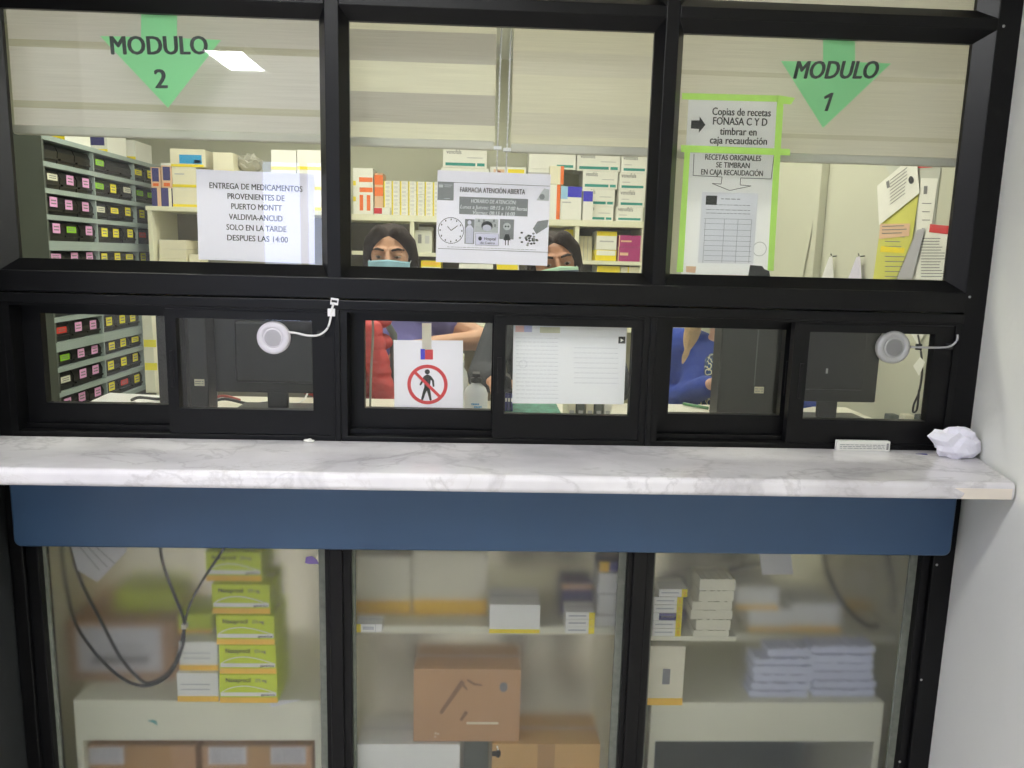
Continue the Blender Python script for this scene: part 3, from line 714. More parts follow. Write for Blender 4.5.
def limb(pts, r):
    P = [Vector(L(*p)) for p in pts]
    for i, (a, b) in enumerate(zip(P, P[1:])):
        d = (b-a).normalized(); n = Vector((-d.y, d.x))
        poly(bm, [(p.x, -.0007-.00002*i, p.y) for p in (a+n*r[i]*K2, b+n*r[i+1]*K2, b-n*r[i+1]*K2, a-n*r[i]*K2)])
    for p, rr in zip(P, r): disc(bm, p.x, p.y, rr*K2, rr*K2, -.00075, 0, 12)
u, v = L(427.3, 371.8); disc(bm, u, v, 2.6*K2, 2.6*K2, -.0007)
limb([(427.5, 378), (427, 388)], [3.6, 2.6]); limb([(426, 388), (424, 393), (422.2, 399.3)], [1.9, 1.5, 1.1]); limb([(428, 388), (429.3, 393.5), (430.6, 399.5)], [1.9, 1.5, 1.1])
limb([(425, 377), (422.5, 381), (420.5, 384.5)], [1.4, 1.1, .9]); limb([(430, 377), (433, 380.5), (433.5, 386)], [1.4, 1.1, .9])
bmesh.ops.recalc_face_normals(bm, faces=bm.faces); obj('walking_figure', bm, M_INK, t)
rects(t, 'flag_white', [LB(421, 348.8, 432.5, 354)], M_WHITE, -.0004); rects(t, 'flag_blue', [LB(420.5, 348.8, 425, 359.5)], M_ROYAL, -.0006)
rects(t, 'flag_red', [LB(425, 349.5, 433, 359.5)], M_RED, -.0007)
mt_ = paper_mat('clear_tape', (236, 232, 226), 0.7)
rects(t, 'tape', [LB(422, 323, 431.5, 349)], mt_, -.0010)
# sheet with its back to the visitor
t, L, w_, h_ = sign('backlit_sheet', 'white printed sheet seen from its back in the middle hatch', 'notice', (513.5, 325), (627, 326.5), (514.5, 404.5), 0.004)
sheet(t, w_, h_*0.985, paper_mat('backlit_paper', (240, 240, 250), 0.5))
ls = []
faint = mat('show_through_print', (206, 206, 220), .8)
for y in range(338, 402, 4): ls += greek(L(516, y)[0], L(558, y)[0], L(535, y)[1], 0.0022)
for y in range(348, 388, 5): ls += greek(L(574, y)[0], L(618, y)[0], L(595, y)[1], 0.0022)
rects(t, 'show_through_print', ls, faint)
rects(t, 'flag_show_through', [LB(515.5, 325.5, 524, 332)], mat('pale_red_print', (236, 190, 186), .8), -.0007)
rects(t, 'flag_show_through', [LB(524, 325.5, 532, 332)], mat('pale_blue_print2', (186, 186, 226), .8), -.0007)
rects(t, 'printed_drawing', [LB(540, 327, 560, 333)], mat('pale_olive_print', (206, 204, 178), .8), -.0007)
bm = bmesh.new(); u, v = L(523, 364); ring(bm, u, v, .0095, .0085, -.0008, 24); obj('stamp_ring', bm, faint, t)
rects(t, 'black_tag', [LB(618.5, 336.5, 625, 343.5)], M_INK, -.0010)
bm = bmesh.new(); prism(bm, [L(*q) for q in ((620.5, 338.5), (623.5, 340.2), (620.5, 342))], -.0018, -.0013); obj('tag_arrow', bm, M_WHITE, t)
# small stickers on the frame
def sticker(px, py, wpx, hpx, Y, label, dots=False, rz=0):
    p = at(px, py, Y); t = thing('sticker', label, 'sticker', tuple(p), (0, rz, 0))
    bm = bmesh.new(); bx(bm, -wpx/2*PXM, wpx/2*PXM, -.0012, 0.0, -hpx/2*PXM, hpx/2*PXM); obj('backing', bm, M_WPLAS, t, .0004)
    if dots: rects(t, 'dark_print', [(-.006, .006, -.002, .003)], M_INK, -.0013)
sticker(649, 339, 7, 6.8, -0.0275, 'small white square sticker on the black post beside the sheet')
sticker(334.5, 301.5, 7.6, 6.6, -0.0361, 'tiny white and navy sticker on the black sill rail', True, 0.12)
sticker(701, 0, 1, 1, -0.028, 'x') if False else None

# intercom discs ------------------------------------------------------------
M_SPKW = mat('off_white_speaker_plastic', (206, 202, 208), .4)
def intercom(px, py, rpx, label, cable, clip, m):
    Y = -0.0155
    p = at(px, py, -0.03); R_ = rpx*1.69/FPX
    t = thing('intercom_speaker', label, 'speaker', (p.x, Y, p.z))
    bm = bmesh.new()
    lathe(bm, [(R_*.90, 0), (R_, .003), (R_, .012), (R_*.96, .0165), (R_*.86, .0185), (R_*.70, .0185), (R_*.64, .0165), (R_*.60, .0155)], 'Y', 48)
    obj('housing', bm, m, t)
    bm = bmesh.new(); lathe(bm, [(R_*.61, .0150), (R_*.60, .0162), (R_*.5, .0166)], 'Y', 40); g = obj('grille', bm, m, t)
    bm = bmesh.new(); st = R_*.105
    for i in range(-5, 6):
        for j in range(-5, 6):
            x, z = (i+0.5*(j % 2))*st, j*st*.87
            if math.hypot(x, z) < R_*.52: disc(bm, x, z, st*.33, st*.33, -.0170, 0, 8)
    bmesh.ops.recalc_face_normals(bm, faces=bm.faces)
    o = obj('grille_hole', bm, M_RUBBER, g); o['kind'] = 'stuff'
    bm = bmesh.new(); pts = [at(*q, Y_) - Vector((p.x, Y, p.z)) for q, Y_ in cable]
    tube(bm, smooth_path(pts), 0.0024, 8); obj('cable', bm, M_WCABLE if m is M_SPKW else M_SILVER, t)
    for q, w1, h1, Y_, mm in clip:
        c = at(*q, Y_) - Vector((p.x, Y, p.z)); bm = bmesh.new(); bx(bm, c.x-w1*PXM/2, c.x+w1*PXM/2, c.y-.001, c.y+.004, c.z-h1*PXM/2, c.z+h1*PXM/2); obj('cable_clip', bm, mm, t, .0006)
intercom(273, 338, 16.3, 'round white intercom speaker with white cable on the MODULO 2 hatch',
         [((287, 332), -.027), ((296, 333), -.030), ((308, 335.5), -.031), ((319, 335), -.033), ((327, 329), -.036), ((330.5, 319), -.037), ((331.5, 311), -.038), ((333.5, 304), -.040)],
         [((320.5, 334), 7, 6, -.031, M_RUBBER), ((331.3, 312.5), 7, 7.5, -.038, M_WPLAS)], M_SPKW)
intercom(894, 347.5, 17, 'round silver intercom speaker with cable on the MODULO 1 hatch',
         [((909, 347), -.024), ((925, 347.5), -.031), ((942, 347.5), -.033), ((951, 346), -.036), ((957, 340), -.040), ((957.5, 334.5), -.038)],
         [((919, 347), 6, 6, -.028, M_RUBBER), ((950, 346.5), 7, 6, -.034, M_RUBBER)], M_SILVER)

# things on the counter -----------------------------------------------------
a = at(837, 447, -0.06); p0 = at(837, 446, -.05); p1 = at(890, 446, -.05)
t = thing('tablet_carton', 'slim white medicine carton lying on the marble counter', 'carton', ((p0.x+p1.x)/2, -0.0445, ZK), (0, 0, 0))
hw = (p1.x-p0.x)/2; hh = 0.023
bm = bmesh.new(); bx(bm, -hw, hw, -.0065, .0065, 0, hh); obj('carton_body', bm, M_WHITE, t, .0012)
ls = []
for z in (.006, .010, .014): ls += greek(-hw*.9, hw*.8, z, .0022)
rects(t, 'small_print', ls, M_GREYP, -.0067)
rects(t, 'barcode', [(hw*.86, hw*.94, .004+.0025*i, .0055+.0025*i) for i in range(6)], M_INK, -.0068)
# crumpled paper
p = atz(960, 458, ZK)
bm = bmesh.new(); bmesh.ops.create_icosphere(bm, subdivisions=3, radius=1.0)
rnd = random.Random(11)
folds = [(Vector((rnd.uniform(-1, 1), rnd.uniform(-1, 1), rnd.uniform(-1, 1))).normalized(), rnd.uniform(-.5, .5)) for _ in range(12)]
for v in bm.verts:
    d = v.co.normalized(); k = 0.0
    for q, o_ in folds: k = max(k, 1-3.2*abs(d.dot(q)-o_))
    s_ = 0.62+0.42*max(0, k)+rnd.uniform(-.05, .05)
    if d.x < -.5 and abs(d.z-.35) < .3: s_ += .30
    v.co = Vector((d.x*s_*0.050, d.y*s_*0.036, max(-0.028, d.z*s_*0.042)))
zmin = min(v.co.z for v in bm.verts)
for v in bm.verts: v.co.z -= zmin
for f in bm.faces: f.smooth = False
o = obj('crumpled_paper', bm, mat('crumpled_white_tissue', (240, 238, 248), 0.8)); o.location = (p.x-0.004, p.y+0.010, ZK)
tag(o, 'crumpled white paper ball on the counter against the white wall', 'paper')
# paper scrap and blue scrap
p = atz(308.5, 442.5, ZK); bm = bmesh.new(); bmesh.ops.create_icosphere(bm, subdivisions=2, radius=1)
for v in bm.verts: v.co = Vector((v.co.x*.012*(1+.2*math.sin(9*v.co.y)), v.co.y*.006, (v.co.z+1)*.0035*(1+.3*math.sin(7*v.co.x))))
o = obj('paper_scrap', bm, M_WHITE); o.location = (p.x, p.y+.004, ZK); tag(o, 'small white paper scrap at the back of the marble counter', 'scrap')
p = atz(921, 454.5, ZK); bm = bmesh.new()
poly(bm, [(-.011, .003, .001), (-.002, -.001, .0015), (.012, -.006, .0012), (.013, .001, .0022), (.004, .004, .0016)])
solid(bm, geom=bm.faces[:], thickness=.0008)
o = obj('blue_scrap', bm, M_NAVY); o.location = (p.x, p.y, ZK); tag(o, 'tiny blue plastic scrap on the counter near the crumpled paper', 'scrap')

# ================================================================== STAFF ROOM FURNITURE
# drawer cabinet along the left wall, faces +X ------------------------------
DY = 1.54
c0 = at(40.5, 133, DY); XD = c0.x; zt_ = c0.z; zb_ = at(60, 393, DY).z
PITCH_R = (zt_-zb_)/10
SEC = 0.415; NSEC = 3; NROW = 11
dc = thing('drawer_cabinet', 'tall grey steel cabinet filled with rows of black labelled drawers', 'cabinet', (XD, DY, 0))
zlow = zt_-NROW*PITCH_R
bm = bmesh.new()
bx(bm, -0.50, 0.0, 0.0, 0.014, 0, zt_); bx(bm, -0.50, 0.0, NSEC*SEC-0.014, NSEC*SEC, 0, zt_); bx(bm, -0.50, -0.485, 0.014, NSEC*SEC-0.014, 0, zt_)
obj('carcass', bm, M_STEELD, dc)
box('plinth_panel', (-0.03, -0.012, 0.014, NSEC*SEC-0.014, 0, zlow-0.02), M_STEELD, dc)
for i in range(NROW+1):
    z = zt_-i*PITCH_R; thick = 0.040 if i in (4, 8) else 0.021
    bm = bmesh.new(); bx(bm, -0.485, 0.002, 0.002, NSEC*SEC-0.002, z-thick, z-0.001); obj('shelf', bm, M_STEEL, dc)
for s in range(1, NSEC): box('divider', (-0.485, 0.0, s*SEC-0.004, s*SEC+0.004, zlow, zt_-0.022), M_STEEL, dc)
cards = {'p': M_PINK, 'y': M_YELC, 'g': M_GRNC, 'r': M_REDC, 'w': M_WHTC, '-': None}
rows = ['---g--yyy', 'wppgywggg', 'pppwyyywy', 'pgpyyyrwy', 'pppyyyyyy', 'ppgyyyyyy', 'pppyyyyyy', 'rppyyyyyy', 'gppyyyyyy', 'wppyyyyyy', 'pppyryyyy']
bw = SEC/3-0.008
def bin_mesh(h):
    bm = bmesh.new()
    # scoop fronted tub: side profile in x,z
    pr = [(-0.30, 0), (-0.006, 0), (0.0, h*0.62), (-0.012, h*0.93), (-0.30, h*0.93)]
    a = [bm.verts.new((p[0], 0, p[1])) for p in pr]; b = [bm.verts.new((p[0], bw, p[1])) for p in pr]
    bm.faces.new(a); bm.faces.new(b[::-1])
    for i in range(5): bm.faces.new((a[i], b[i], b[(i+1) % 5], a[(i+1) % 5]))
    bx(bm, -0.004, 0.006, bw*0.06, bw*0.94, h*0.20, h*0.30)          # finger lip
    bmesh.ops.recalc_face_normals(bm, faces=bm.faces)
    me = bpy.data.meshes.new('drawer'); bm.to_mesh(me); bm.free(); me.materials.append(M_BIN); return me
def card_mesh(m, wide):
    bm = bmesh.new(); cw, ch = (0.075, 0.026) if wide else (0.056, 0.040)
    bx(bm, 0.0, 0.0015, -cw/2, cw/2, -ch/2, ch/2, 0)
    for k in (-1, 1): bx(bm, 0.0015, 0.0019, -cw*.34, cw*.34, k*ch*.16-ch*.06, k*ch*.16+ch*.06, 1)
    me = bpy.data.meshes.new('label_card'); bm.to_mesh(me); bm.free(); me.materials.append(m); me.materials.append(M_GREYP); return me
bins = {}; cmesh = {}
for i, rw in enumerate(rows):
    z0 = zt_-(i+1)*PITCH_R; top = zt_-i*PITCH_R-(0.040 if i in (4, 8) else 0.021)
    h = round(top-z0-0.004, 3)
    if h not in bins: bins[h] = bin_mesh(h)
    for j, ch in enumerate(rw):
        y0 = (j//3)*SEC+0.012+(j % 3)*((SEC-0.012)/3)
        d = bpy.data.objects.new('drawer', bins[h]); COL.objects.link(d); d.parent = dc; d.location = (-0.012+random.uniform(-.004, .004), y0, z0)
        if cards[ch] is not None:
            wide = ch in 'gwr' or (random.random() < 0.08)
            key = (ch, wide)
            if key not in cmesh: cmesh[key] = card_mesh(cards[ch], wide)
            l = bpy.data.objects.new('label_card', cmesh[key]); COL.objects.link(l); l.parent = d
            l.location = (0.0005, bw*0.5+random.uniform(-.01, .01), h*0.62+random.uniform(-.004, .003))

# ------------------------------------------------------------------ carton builder
def carton(name, label, x0, x1, z0, z1, Y, depth, body, prints=(), words=(), group=None, rz=0.0, cat='medicine box', bevel=0.0012):
    """upright box; prints: (u0,u1,v0,v1,material[,name]); words: (text,u,v,size,material[,width])"""
    W, H = x1-x0, z1-z0
    t = thing(name, label, cat, ((x0+x1)/2, Y, z0), (0, 0, rz), group)
    bm = bmesh.new(); bx(bm, -W/2, W/2, 0, depth, 0, H); obj('box_body', bm, body, t, bevel)
    bm = bmesh.new(); bx(bm, -W/2+.002, W/2-.002, depth*.48, depth*.52, H-.0002, H+.0006); obj('flap_seam', bm, M_LGREYP, t)
    for q in prints:
        rects(t, q[5] if len(q) > 5 else 'printed_band', [(-W/2+q[0]*W, -W/2+q[1]*W, q[2]*H, q[3]*H)], q[4], -.0002, .0005)
    for q in words:
        text('lettering', q[0], q[3], (-W/2+q[1]*W, -.0010, q[2]*H), q[4], t, .01, width=(q[5]*W if len(q) > 5 else None))
    return t
def pxbox(px0, px1, ptop, pbot, Y):
    a, b = at(px0, (ptop+pbot)/2, Y), at(px1, (ptop+pbot)/2, Y); m_ = (px0+px1)/2
    return a.x, b.x, at(m_, pbot, Y).z, at(m_, ptop, Y).z
def mini_mesh(W, H, D, stripe, m0, m1, side='L'):
    """small carton as one mesh: white body, coloured end band, print dashes"""
    bm = bmesh.new()
    if side == 'L': bx(bm, 0, stripe, 0, D, 0, H, 1); bx(bm, stripe, W, 0, D, 0, H, 0)
    else: bx(bm, 0, W-stripe, 0, D, 0, H, 0); bx(bm, W-stripe, W, 0, D, 0, H, 1)
    o = stripe if side == 'L' else 0
    for k in (0.36, 0.64): bx(bm, o+W*.08, o+W*.6, -.0006, 0, H*k-H*.05, H*k+H*.05, 2)
    bx(bm, .001, W-.001, D*.48, D*.52, H, H+.0005, 2)
    me = bpy.data.meshes.new('medicine_packet'); bm.to_mesh(me); bm.free()
    for m in (m0, m1, M_LGREYP): me.materials.append(m)
    return me
def mini(name, me, loc, label, group, rz=0, cat='medicine box'):
    o = bpy.data.objects.new(name, me); COL.objects.link(o); o.location = loc; o.rotation_euler = (0, 0, rz)
    return tag(o, label, cat, group)

# things on top of the drawer cabinet
carton('medicine_box', 'yellow and white box on top of the grey drawer cabinet', XD-.16, XD-.02, zt_, zt_+.10, DY+.22, .22, M_WHITE, [(0, 1, 0, .35, M_YEL)])
carton('medicine_box', 'navy and white box on top of the drawer cabinet beside the yellow one', XD-.15, XD-.02, zt_, zt_+.11, DY+.60, .2, M_WHITE, [(.1, .9, .3, .9, M_NAVY), (0, 1, 0, .15, M_YEL)])
carton('medicine_box', 'white and yellow box at the far end of the cabinet top', XD-.15, XD-.02, zt_, zt_+.10, DY+.90, .2, M_WHITE, [(0, 1, 0, .2, M_YEL)])

# white bookcase -------------------------------------------------------------
BKY = 2.30
a = at(147, 207, BKY); b = at(334, 212, BKY); zbk = at(170, 206.5, BKY).z
bk = thing('bookcase', 'cream open bookcase beside the drawer cabinet', 'bookcase', (0, BKY, 0))
th = .022; xk0, xk1 = a.x, b.x
box('side_panel', (xk0, xk0+th, 0, .34, 0, zbk-th), M_MEL, bk, .001); box('side_panel', (xk1-th, xk1, 0, .34, 0, zbk-th), M_MEL, bk, .001)
box('top_panel', (xk0-.006, xk1+.006, -.006, .345, zbk-th, zbk), M_MEL, bk, .001)
box('back_panel', (xk0+th, xk1-th, .325, .339, 0, zbk-th), mat('grey_hardboard', (150, 146, 136), .7), bk)
zs1 = at(180, 268, BKY).z
for z in (zs1, zs1-.36, zs1-.72, zs1-1.08): box('shelf', (xk0+th, xk1-th, .004, .32, z-.018, z), M_MEL, bk, .001)
# stacked white cartons in the bookcase
for i, (pt, pb) in enumerate(((234, 242.5), (243, 252), (252.5, 262))):
    x0, x1, z0, z1 = pxbox(159, 186, pt, pb, BKY+.03)
    hgt = .047
    carton('white_carton', 'plain white carton in the bookcase, %s of three' % ('topmost', 'middle', 'lowest')[i], x0, x1, zs1+(2-i)*hgt, zs1+(3-i)*hgt-.001, BKY+.03, .2, M_CREAM, group='white cartons in the bookcase')
x0, x1, z0, z1 = pxbox(189, 200, 247, 265, BKY+.05)
carton('medicine_box', 'small clear fronted box with yellow base in the bookcase', x0, x1, zs1, zs1+.07, BKY+.05, .12, M_CREAM, [(0, 1, 0, .4, M_YEL)])
# boxes on the bookcase
def onbk(px0, px1, ptop, zbase, label, body, prints, words=(), Y=BKY+.02, d=.22, rz=0):
    x0, x1, _, z1 = pxbox(px0, px1, ptop, ptop+10, Y)
    t = carton('medicine_box', label, x0, x1, zbase, z1, Y, d, body, prints, words, 'boxes on top of the bookcase', rz); return z1+.0012
z1_ = onbk(172.5, 197, 187.5, zbk+.0006, 'cream box with yellow base standing directly on the bookcase', M_CREAM, [(0, 1, 0, .14, M_YEL)])
z2_ = onbk(172, 196, 167, z1_, 'cream box with small print, second in the stack on the bookcase', M_CREAM, [(0, 1, 0, .14, M_YEL), (.1, .5, .62, .68, M_LGREYP)])
z3_ = onbk(170, 205, 149, z2_, 'cream box with bright blue patch topmost on the bookcase', M_CREAM, [(0, .95, 0, .14, M_YEL), (.26, .9, .18, .68, M_SKY), (.68, .86, .22, .4, M_WHITE)])
z4_ = onbk(151.5, 161, 188, zbk+.0006, 'small purple and orange box under the upright purple boxes', M_NAVY, [(.6, 1, 0, 1, M_SPAPER)], d=.15)
z4b = onbk(161.3, 171.5, 188, zbk+.0006, 'small violet box beneath the tallest purple box', M_NAVY, [(.7, 1, 0, 1, M_CREAM)], d=.15)
onbk(150.5, 160, 167, z4_, 'upright purple speckled box nearest the drawer cabinet', M_SPAPER, [(.15, .85, .3, .95, M_NAVY), (.2, .8, .08, .22, M_ORANGE)], d=.15)
onbk(161, 171.3, 163, z4b, 'upright purple box with white top on the bookcase', M_SPAPER, [(.15, .85, .3, .85, M_NAVY), (0, 1, .9, 1, M_WHITE), (.2, .8, .06, .2, M_ORANGE)], d=.15)
zq = onbk(207, 236, 172, zbk+.0006, 'tall cream box behind the delivery notice', M_CREAM, [(0, 1, 0, .1, M_YEL)], d=.2)
onbk(213, 233, 152.5, zq, 'cream carton standing above the delivery notice', M_CREAM, [(0, 1, 0, .1, M_YEL)], d=.2)
zq = onbk(238, 268, 172, zbk+.0006, 'wide cream box behind the delivery notice beside the plastic bags', M_CREAM, [(0, 1, 0, .12, M_YEL)], d=.2)
# crumpled clear bag
bm = bmesh.new(); bmesh.ops.create_icosphere(bm, subdivisions=3, radius=1)
for v in bm.verts:
    d = v.co.copy(); k = 1+.22*math.sin(7*d.x+3*d.z)*math.cos(6*d.y+5*d.z); v.co = Vector((d.x*.06*k, d.y*.05*k, (d.z*.045+.045)*k))
zm = min(v.co.z for v in bm.verts)
for v in bm.verts: v.co.z -= zm
o = obj('plastic_bag', bm, mat('grey_plastic_bag', (168, 166, 152), .25)); pp = at(250, 160, BKY+.12); o.location = (pp.x, BKY+.12, zq); tag(o, 'crumpled translucent plastic bag on the cream box', 'bag', None)
x0, x1, z0, z1 = pxbox(272, 296, 150, 168, BKY+.02)
for i, (p0_, p1_) in enumerate(((271, 296), (297, 321))):
    zb1 = zbk+.0006
    for j, pt in enumerate((211, 190, 170, 150)):
        if j == 0: continue
        zb1 = onbk(p0_, p1_, pt, zb1, '%s white box with yellow base in the %s pile behind the delivery notice' % (('lowest', 'middle', 'topmost')[j-1], ('inner', 'outer')[i]), M_WHITE, [(0, 1, 0, .16, M_YEL)], d=.24)

# back shelving -------------------------------------------------------------
SHY = 2.66
za = at(350, 213, SHY).z; zb2 = at(640, 222.5, SHY).z; zsh = (za+zb2)/2
sx0, sx1 = at(300, 240, SHY).x, at(646, 240, SHY).x
sh = thing('medicine_shelving', 'white shelving unit full of medicine boxes along the back wall', 'shelves', (0, SHY, 0))
zlow2 = at(610, 261, SHY).z
box('shelf_board', (sx0, sx1, -.01, .33, zsh-.034, zsh), M_MEL, sh, .002)
zmid = at(425, 252.5, SHY).z
pA, pBx, pC = at(412, 240, SHY).x, at(577, 240, SHY).x, at(644, 240, SHY).x
box('shelf_board', (pA+.012, pBx-.012, .004, .32, zmid-.022, zmid), M_MEL, sh, .002)
box('shelf_board', (sx0+.024, pA-.012, .004, .32, zmid-.022, zmid), M_MEL, sh, .002)
box('shelf_board', (pBx+.012, sx1-.024, .004, .32, zlow2-.022, zlow2), M_MEL, sh, .002)
for z in (1.16, .80, .45, .10):
    for q0, q1 in ((sx0+.024, pA-.012), (pA+.012, pBx-.012), (pBx+.012, sx1-.024)): box('shelf_board', (q0, q1, .004, .32, z-.022, z), M_MEL, sh, .002)
for x in (sx0+.012, pA, pBx, sx1-.012): box('upright', (x-.012, x+.012, 0, .33, 0, zsh-.034), M_MEL, sh, .001)
box('back_panel', (sx0+.024, sx1-.024, .328, .334, 0, zsh-.034), mat('shelf_back', (120, 112, 100), .7), sh)
ZS = zsh+.0006
# teal striped boxes
TL_ = lambda t1=1.0: [(.06, .74, .10, .26, M_TEAL), (.78, .95, .10, .26, M_TEAL), (.55, .9, .52, .56, M_LGREYP)]
def teal(px0, px1, ptop, zbase, label, wide=True, Y=SHY+.03, word='venofals'):
    x0, x1, _, z1 = pxbox(px0, px1, ptop, ptop+8, Y)
    carton('medicine_box', label, x0, x1, zbase, z1, Y, .2, M_WHITE, TL_() if wide else [(.08, .92, .10, .25, M_TEAL), (.1, .4, .42, .46, M_LGREYP)], [(word, .25 if wide else .34, .83, .034, M_GREYP, .34 if wide else .56)], 'white boxes with teal stripe on the back shelf')
    return z1+.0012
z_ = ZS
for i, (q, r, pt) in enumerate(((580, 613.5, 206), (581, 615, 189), (583, 618, 171.5), (577, 620.5, 153.5))):
    z_ = teal(q, r, pt, z_, 'white box with teal stripe in the inner pile, %s' % ('lowest', 'second from below', 'third from below', 'topmost')[i], True, SHY+.06)
z_ = ZS
for i, (q, r, pt) in enumerate(((616.5, 643, 207), (619, 645, 190), (620, 646, 173), (622, 647.5, 155))):
    z_ = teal(q, r, pt, z_, 'narrow white box with teal stripe in the end pile, %s' % ('lowest', 'second from below', 'third from below', 'topmost')[i], False)
# boxes behind the opening hours sheet
x0, x1, _, z1 = pxbox(441, 489, 168, 176, SHY+.03)
carton('medicine_box', 'large white box hidden behind the opening hours sheet', x0, x1, ZS, z1, SHY+.03, .2, M_WHITE, [(.05, .95, .04, .1, M_TEAL)]); zq = z1+.0012
teal(443, 487, 149, at(465, 163, SHY+.03).z if False else zq, 'white box with teal stripe topping the pile left of the bead chains', True)
x0, x1, _, z1 = pxbox(490, 526, 167, 176, SHY+.03)
carton('medicine_box', 'white box with red flower print below the bead chains', x0, x1, ZS, z1, SHY+.03, .2, M_WHITE, [(.1, .4, .78, .95, M_SPAPER), (.2, .3, .82, .92, M_RED), (.5, .95, .86, .96, M_YEL)])
# white tall cartons right of the sheet
x0, x1, _, z1 = pxbox(528, 555, 169, 180, SHY+.04)
carton('medicine_box', 'plain white box supporting the wide carton beside the sheet', x0, x1, ZS, z1, SHY+.04, .2, M_WHITE, [(0, .9, .9, .93, M_LGREYP)]); zq = z1+.0012
x0, x1, _, z1 = pxbox(529, 576, 151, 160, SHY+.04)
carton('medicine_box', 'wide white carton with small teal mark above the orange edged boxes', x0, x1, zq, z1, SHY+.04, .2, M_WHITE, [(.6, .95, .1, .25, M_TEAL)])
x0, x1, _, z1 = pxbox(548, 560.5, 184.5, 192, SHY-.005)
carton('medicine_box', 'white box with orange edge standing by the opening hours sheet', x0, x1, ZS, z1, SHY-.005, .04, M_WHITE, [(.72, 1, 0, 1, M_ORANGE)]); zq = z1+.0012
x0, x1, _, z1 = pxbox(550, 564, 166, 175, SHY-.005)
carton('medicine_box', 'white box with orange edge stacked on the other orange edged box', x0, x1, zq, z1, SHY-.005, .04, M_CREAM, [(.76, 1, 0, 1, M_ORANGE)])
x0, x1, _, z1 = pxbox(561, 582, 186.5, 192, SHY-.008)
carton('medicine_box', 'tall white box with royal blue square and pale blue side band', x0, x1, ZS, z1, SHY-.008, .06, M_WHITE, [(.33, 1, .68, 1, M_ROYAL), (0, .33, .62, 1, M_PALEBLUE), (.08, .5, .5, .54, M_LGREYP)])
x0, x1, _, z1 = pxbox(583.5, 593.5, 190, 196, SHY-.008)
carton('medicine_box', 'narrow white box with small blue square in front of the teal pile', x0, x1, ZS, z1, SHY-.008, .06, M_WHITE, [(0, .95, .62, .96, M_ROYAL)])
# orange white carton at the left end
x0, x1, _, z1 = pxbox(353, 373, 168, 175, SHY+.02)
carton('medicine_box', 'big white carton with orange lozenges at the end of the back shelf', x0, x1, ZS, z1, SHY+.02, .16, M_WHITE,
       [(.30, .98, .70, .80, M_ORANGE), (.32, .98, .48, .58, M_ORANGE), (.32, .5, .08, .42, M_ORANGE), (.68, .86, .08, .42, M_ORANGE), (0, .14, .62, .72, M_YEL), (0, .14, .28, .38, M_YEL)])
x0, x1, _, z1 = pxbox(374.5, 383, 173, 180, SHY+.03)
carton('medicine_box', 'orange and yellow box squeezed beside the lozenge carton', x0, x1, ZS, z1, SHY+.03, .14, M_SPAPER, [(0, 1, .72, .95, M_ORANGE), (0, 1, .45, .66, M_ORANGE), (0, 1, 0, .18, M_AMBER)])
x0, x1, _, z1 = pxbox(374, 390, 207, 210, SHY-.008)
carton('medicine_box', 'low white box with red corner in front of the lozenge carton', x0, x1, ZS, ZS+.038, SHY-.008, .03, M_WHITE, [(0, .5, .1, .9, M_RED)])
# rows of small white and yellow packets
zr0 = at(408, 181, SHY+.03).z
n_h = 8; ph = (zr0-ZS-.001)/n_h
x0, x1 = at(383.5, 200, SHY+.03).x, at(441, 200, SHY+.03).x; nw = 7; pw = (x1-x0)/nw
me_p = mini_mesh(pw-.0015, ph-.0008, .13, pw*.16, M_WHITE, M_YEL)
for i in range(nw):
    for j in range(n_h):
        mini('medicine_packet', me_p, (x0+i*pw, SHY+.03+random.uniform(0, .006), ZS+j*ph), 'small white packet with yellow edge in the packed rows beside the sheet', 'small white and yellow packets in packed rows')
# compartments below the main board
x0, x1, z0, z1 = pxbox(414.5, 432, 230, 252, SHY+.05)
t = carton('clear_tub', 'white translucent tub with lid in the shelf beside the woman', x0, x1, zmid+.0006, z1, SHY+.05, .15, mat('milky_plastic', (214, 214, 200), .3), [(.2, .4, .4, .8, M_GREYP), (.6, .85, .4, .75, M_LGREYP)], cat='tub')
box('lid', (-.03, .05, .02, .13, (z1-zmid), (z1-zmid)+.018), M_WPLAS, t, .003)
zl3 = 1.16
def lowbox(px0, px1, ptop, zbase, label, body, prints, Y=SHY+.03, d=.2):
    x0, x1, _, z1 = pxbox(px0, px1, ptop, ptop+5, Y); carton('medicine_box', label, x0, x1, zbase, z1, Y, d, body, prints, (), 'boxes on the lower shelves'); return z1+.0012
lowbox(421, 441, 260.5, 1.1606, 'white and yellow box at the foot of the middle window beside the woman', M_YEL, [(.05, .95, .3, .9, M_WHITE), (.08, .92, .93, .98, M_AMBER)])
lowbox(459, 493, 264, 1.1606, 'white wide box just under the opening hours sheet', M_WHITE, [(0, 1, .88, .93, M_LGREYP)])
lowbox(497, 519, 263.5, 1.1606, 'yellow striped box just under the opening hours sheet', M_WHITE, [(0, .95, .82, .98, M_YEL)])
z_ = lowbox(595.5, 616.5, 250, zlow2+.0006, 'white box with yellow base on the low shelf board', M_YEL, [(.05, .95, .5, .95, M_WHITE)])
lowbox(597, 617, 231.5, z_, 'white box with yellow top stacked on the low shelf board', M_WHITE, [(0, 1, .76, 1, M_YEL), (.15, .85, .42, .5, M_LGREYP)])
z_ = lowbox(618, 644, 247, zlow2+.0006, 'magenta box lying on the low shelf board', M_MAG, [(.08, .4, .4, .6, M_SPAPER), (0, .04, 0, 1, M_SPAPER)])
z_ = lowbox(619, 644.5, 235.5, z_, 'magenta box stacked on the other magenta box', M_MAG, [(.08, .5, .4, .55, M_SPAPER), (0, .04, 0, 1, M_SPAPER)])
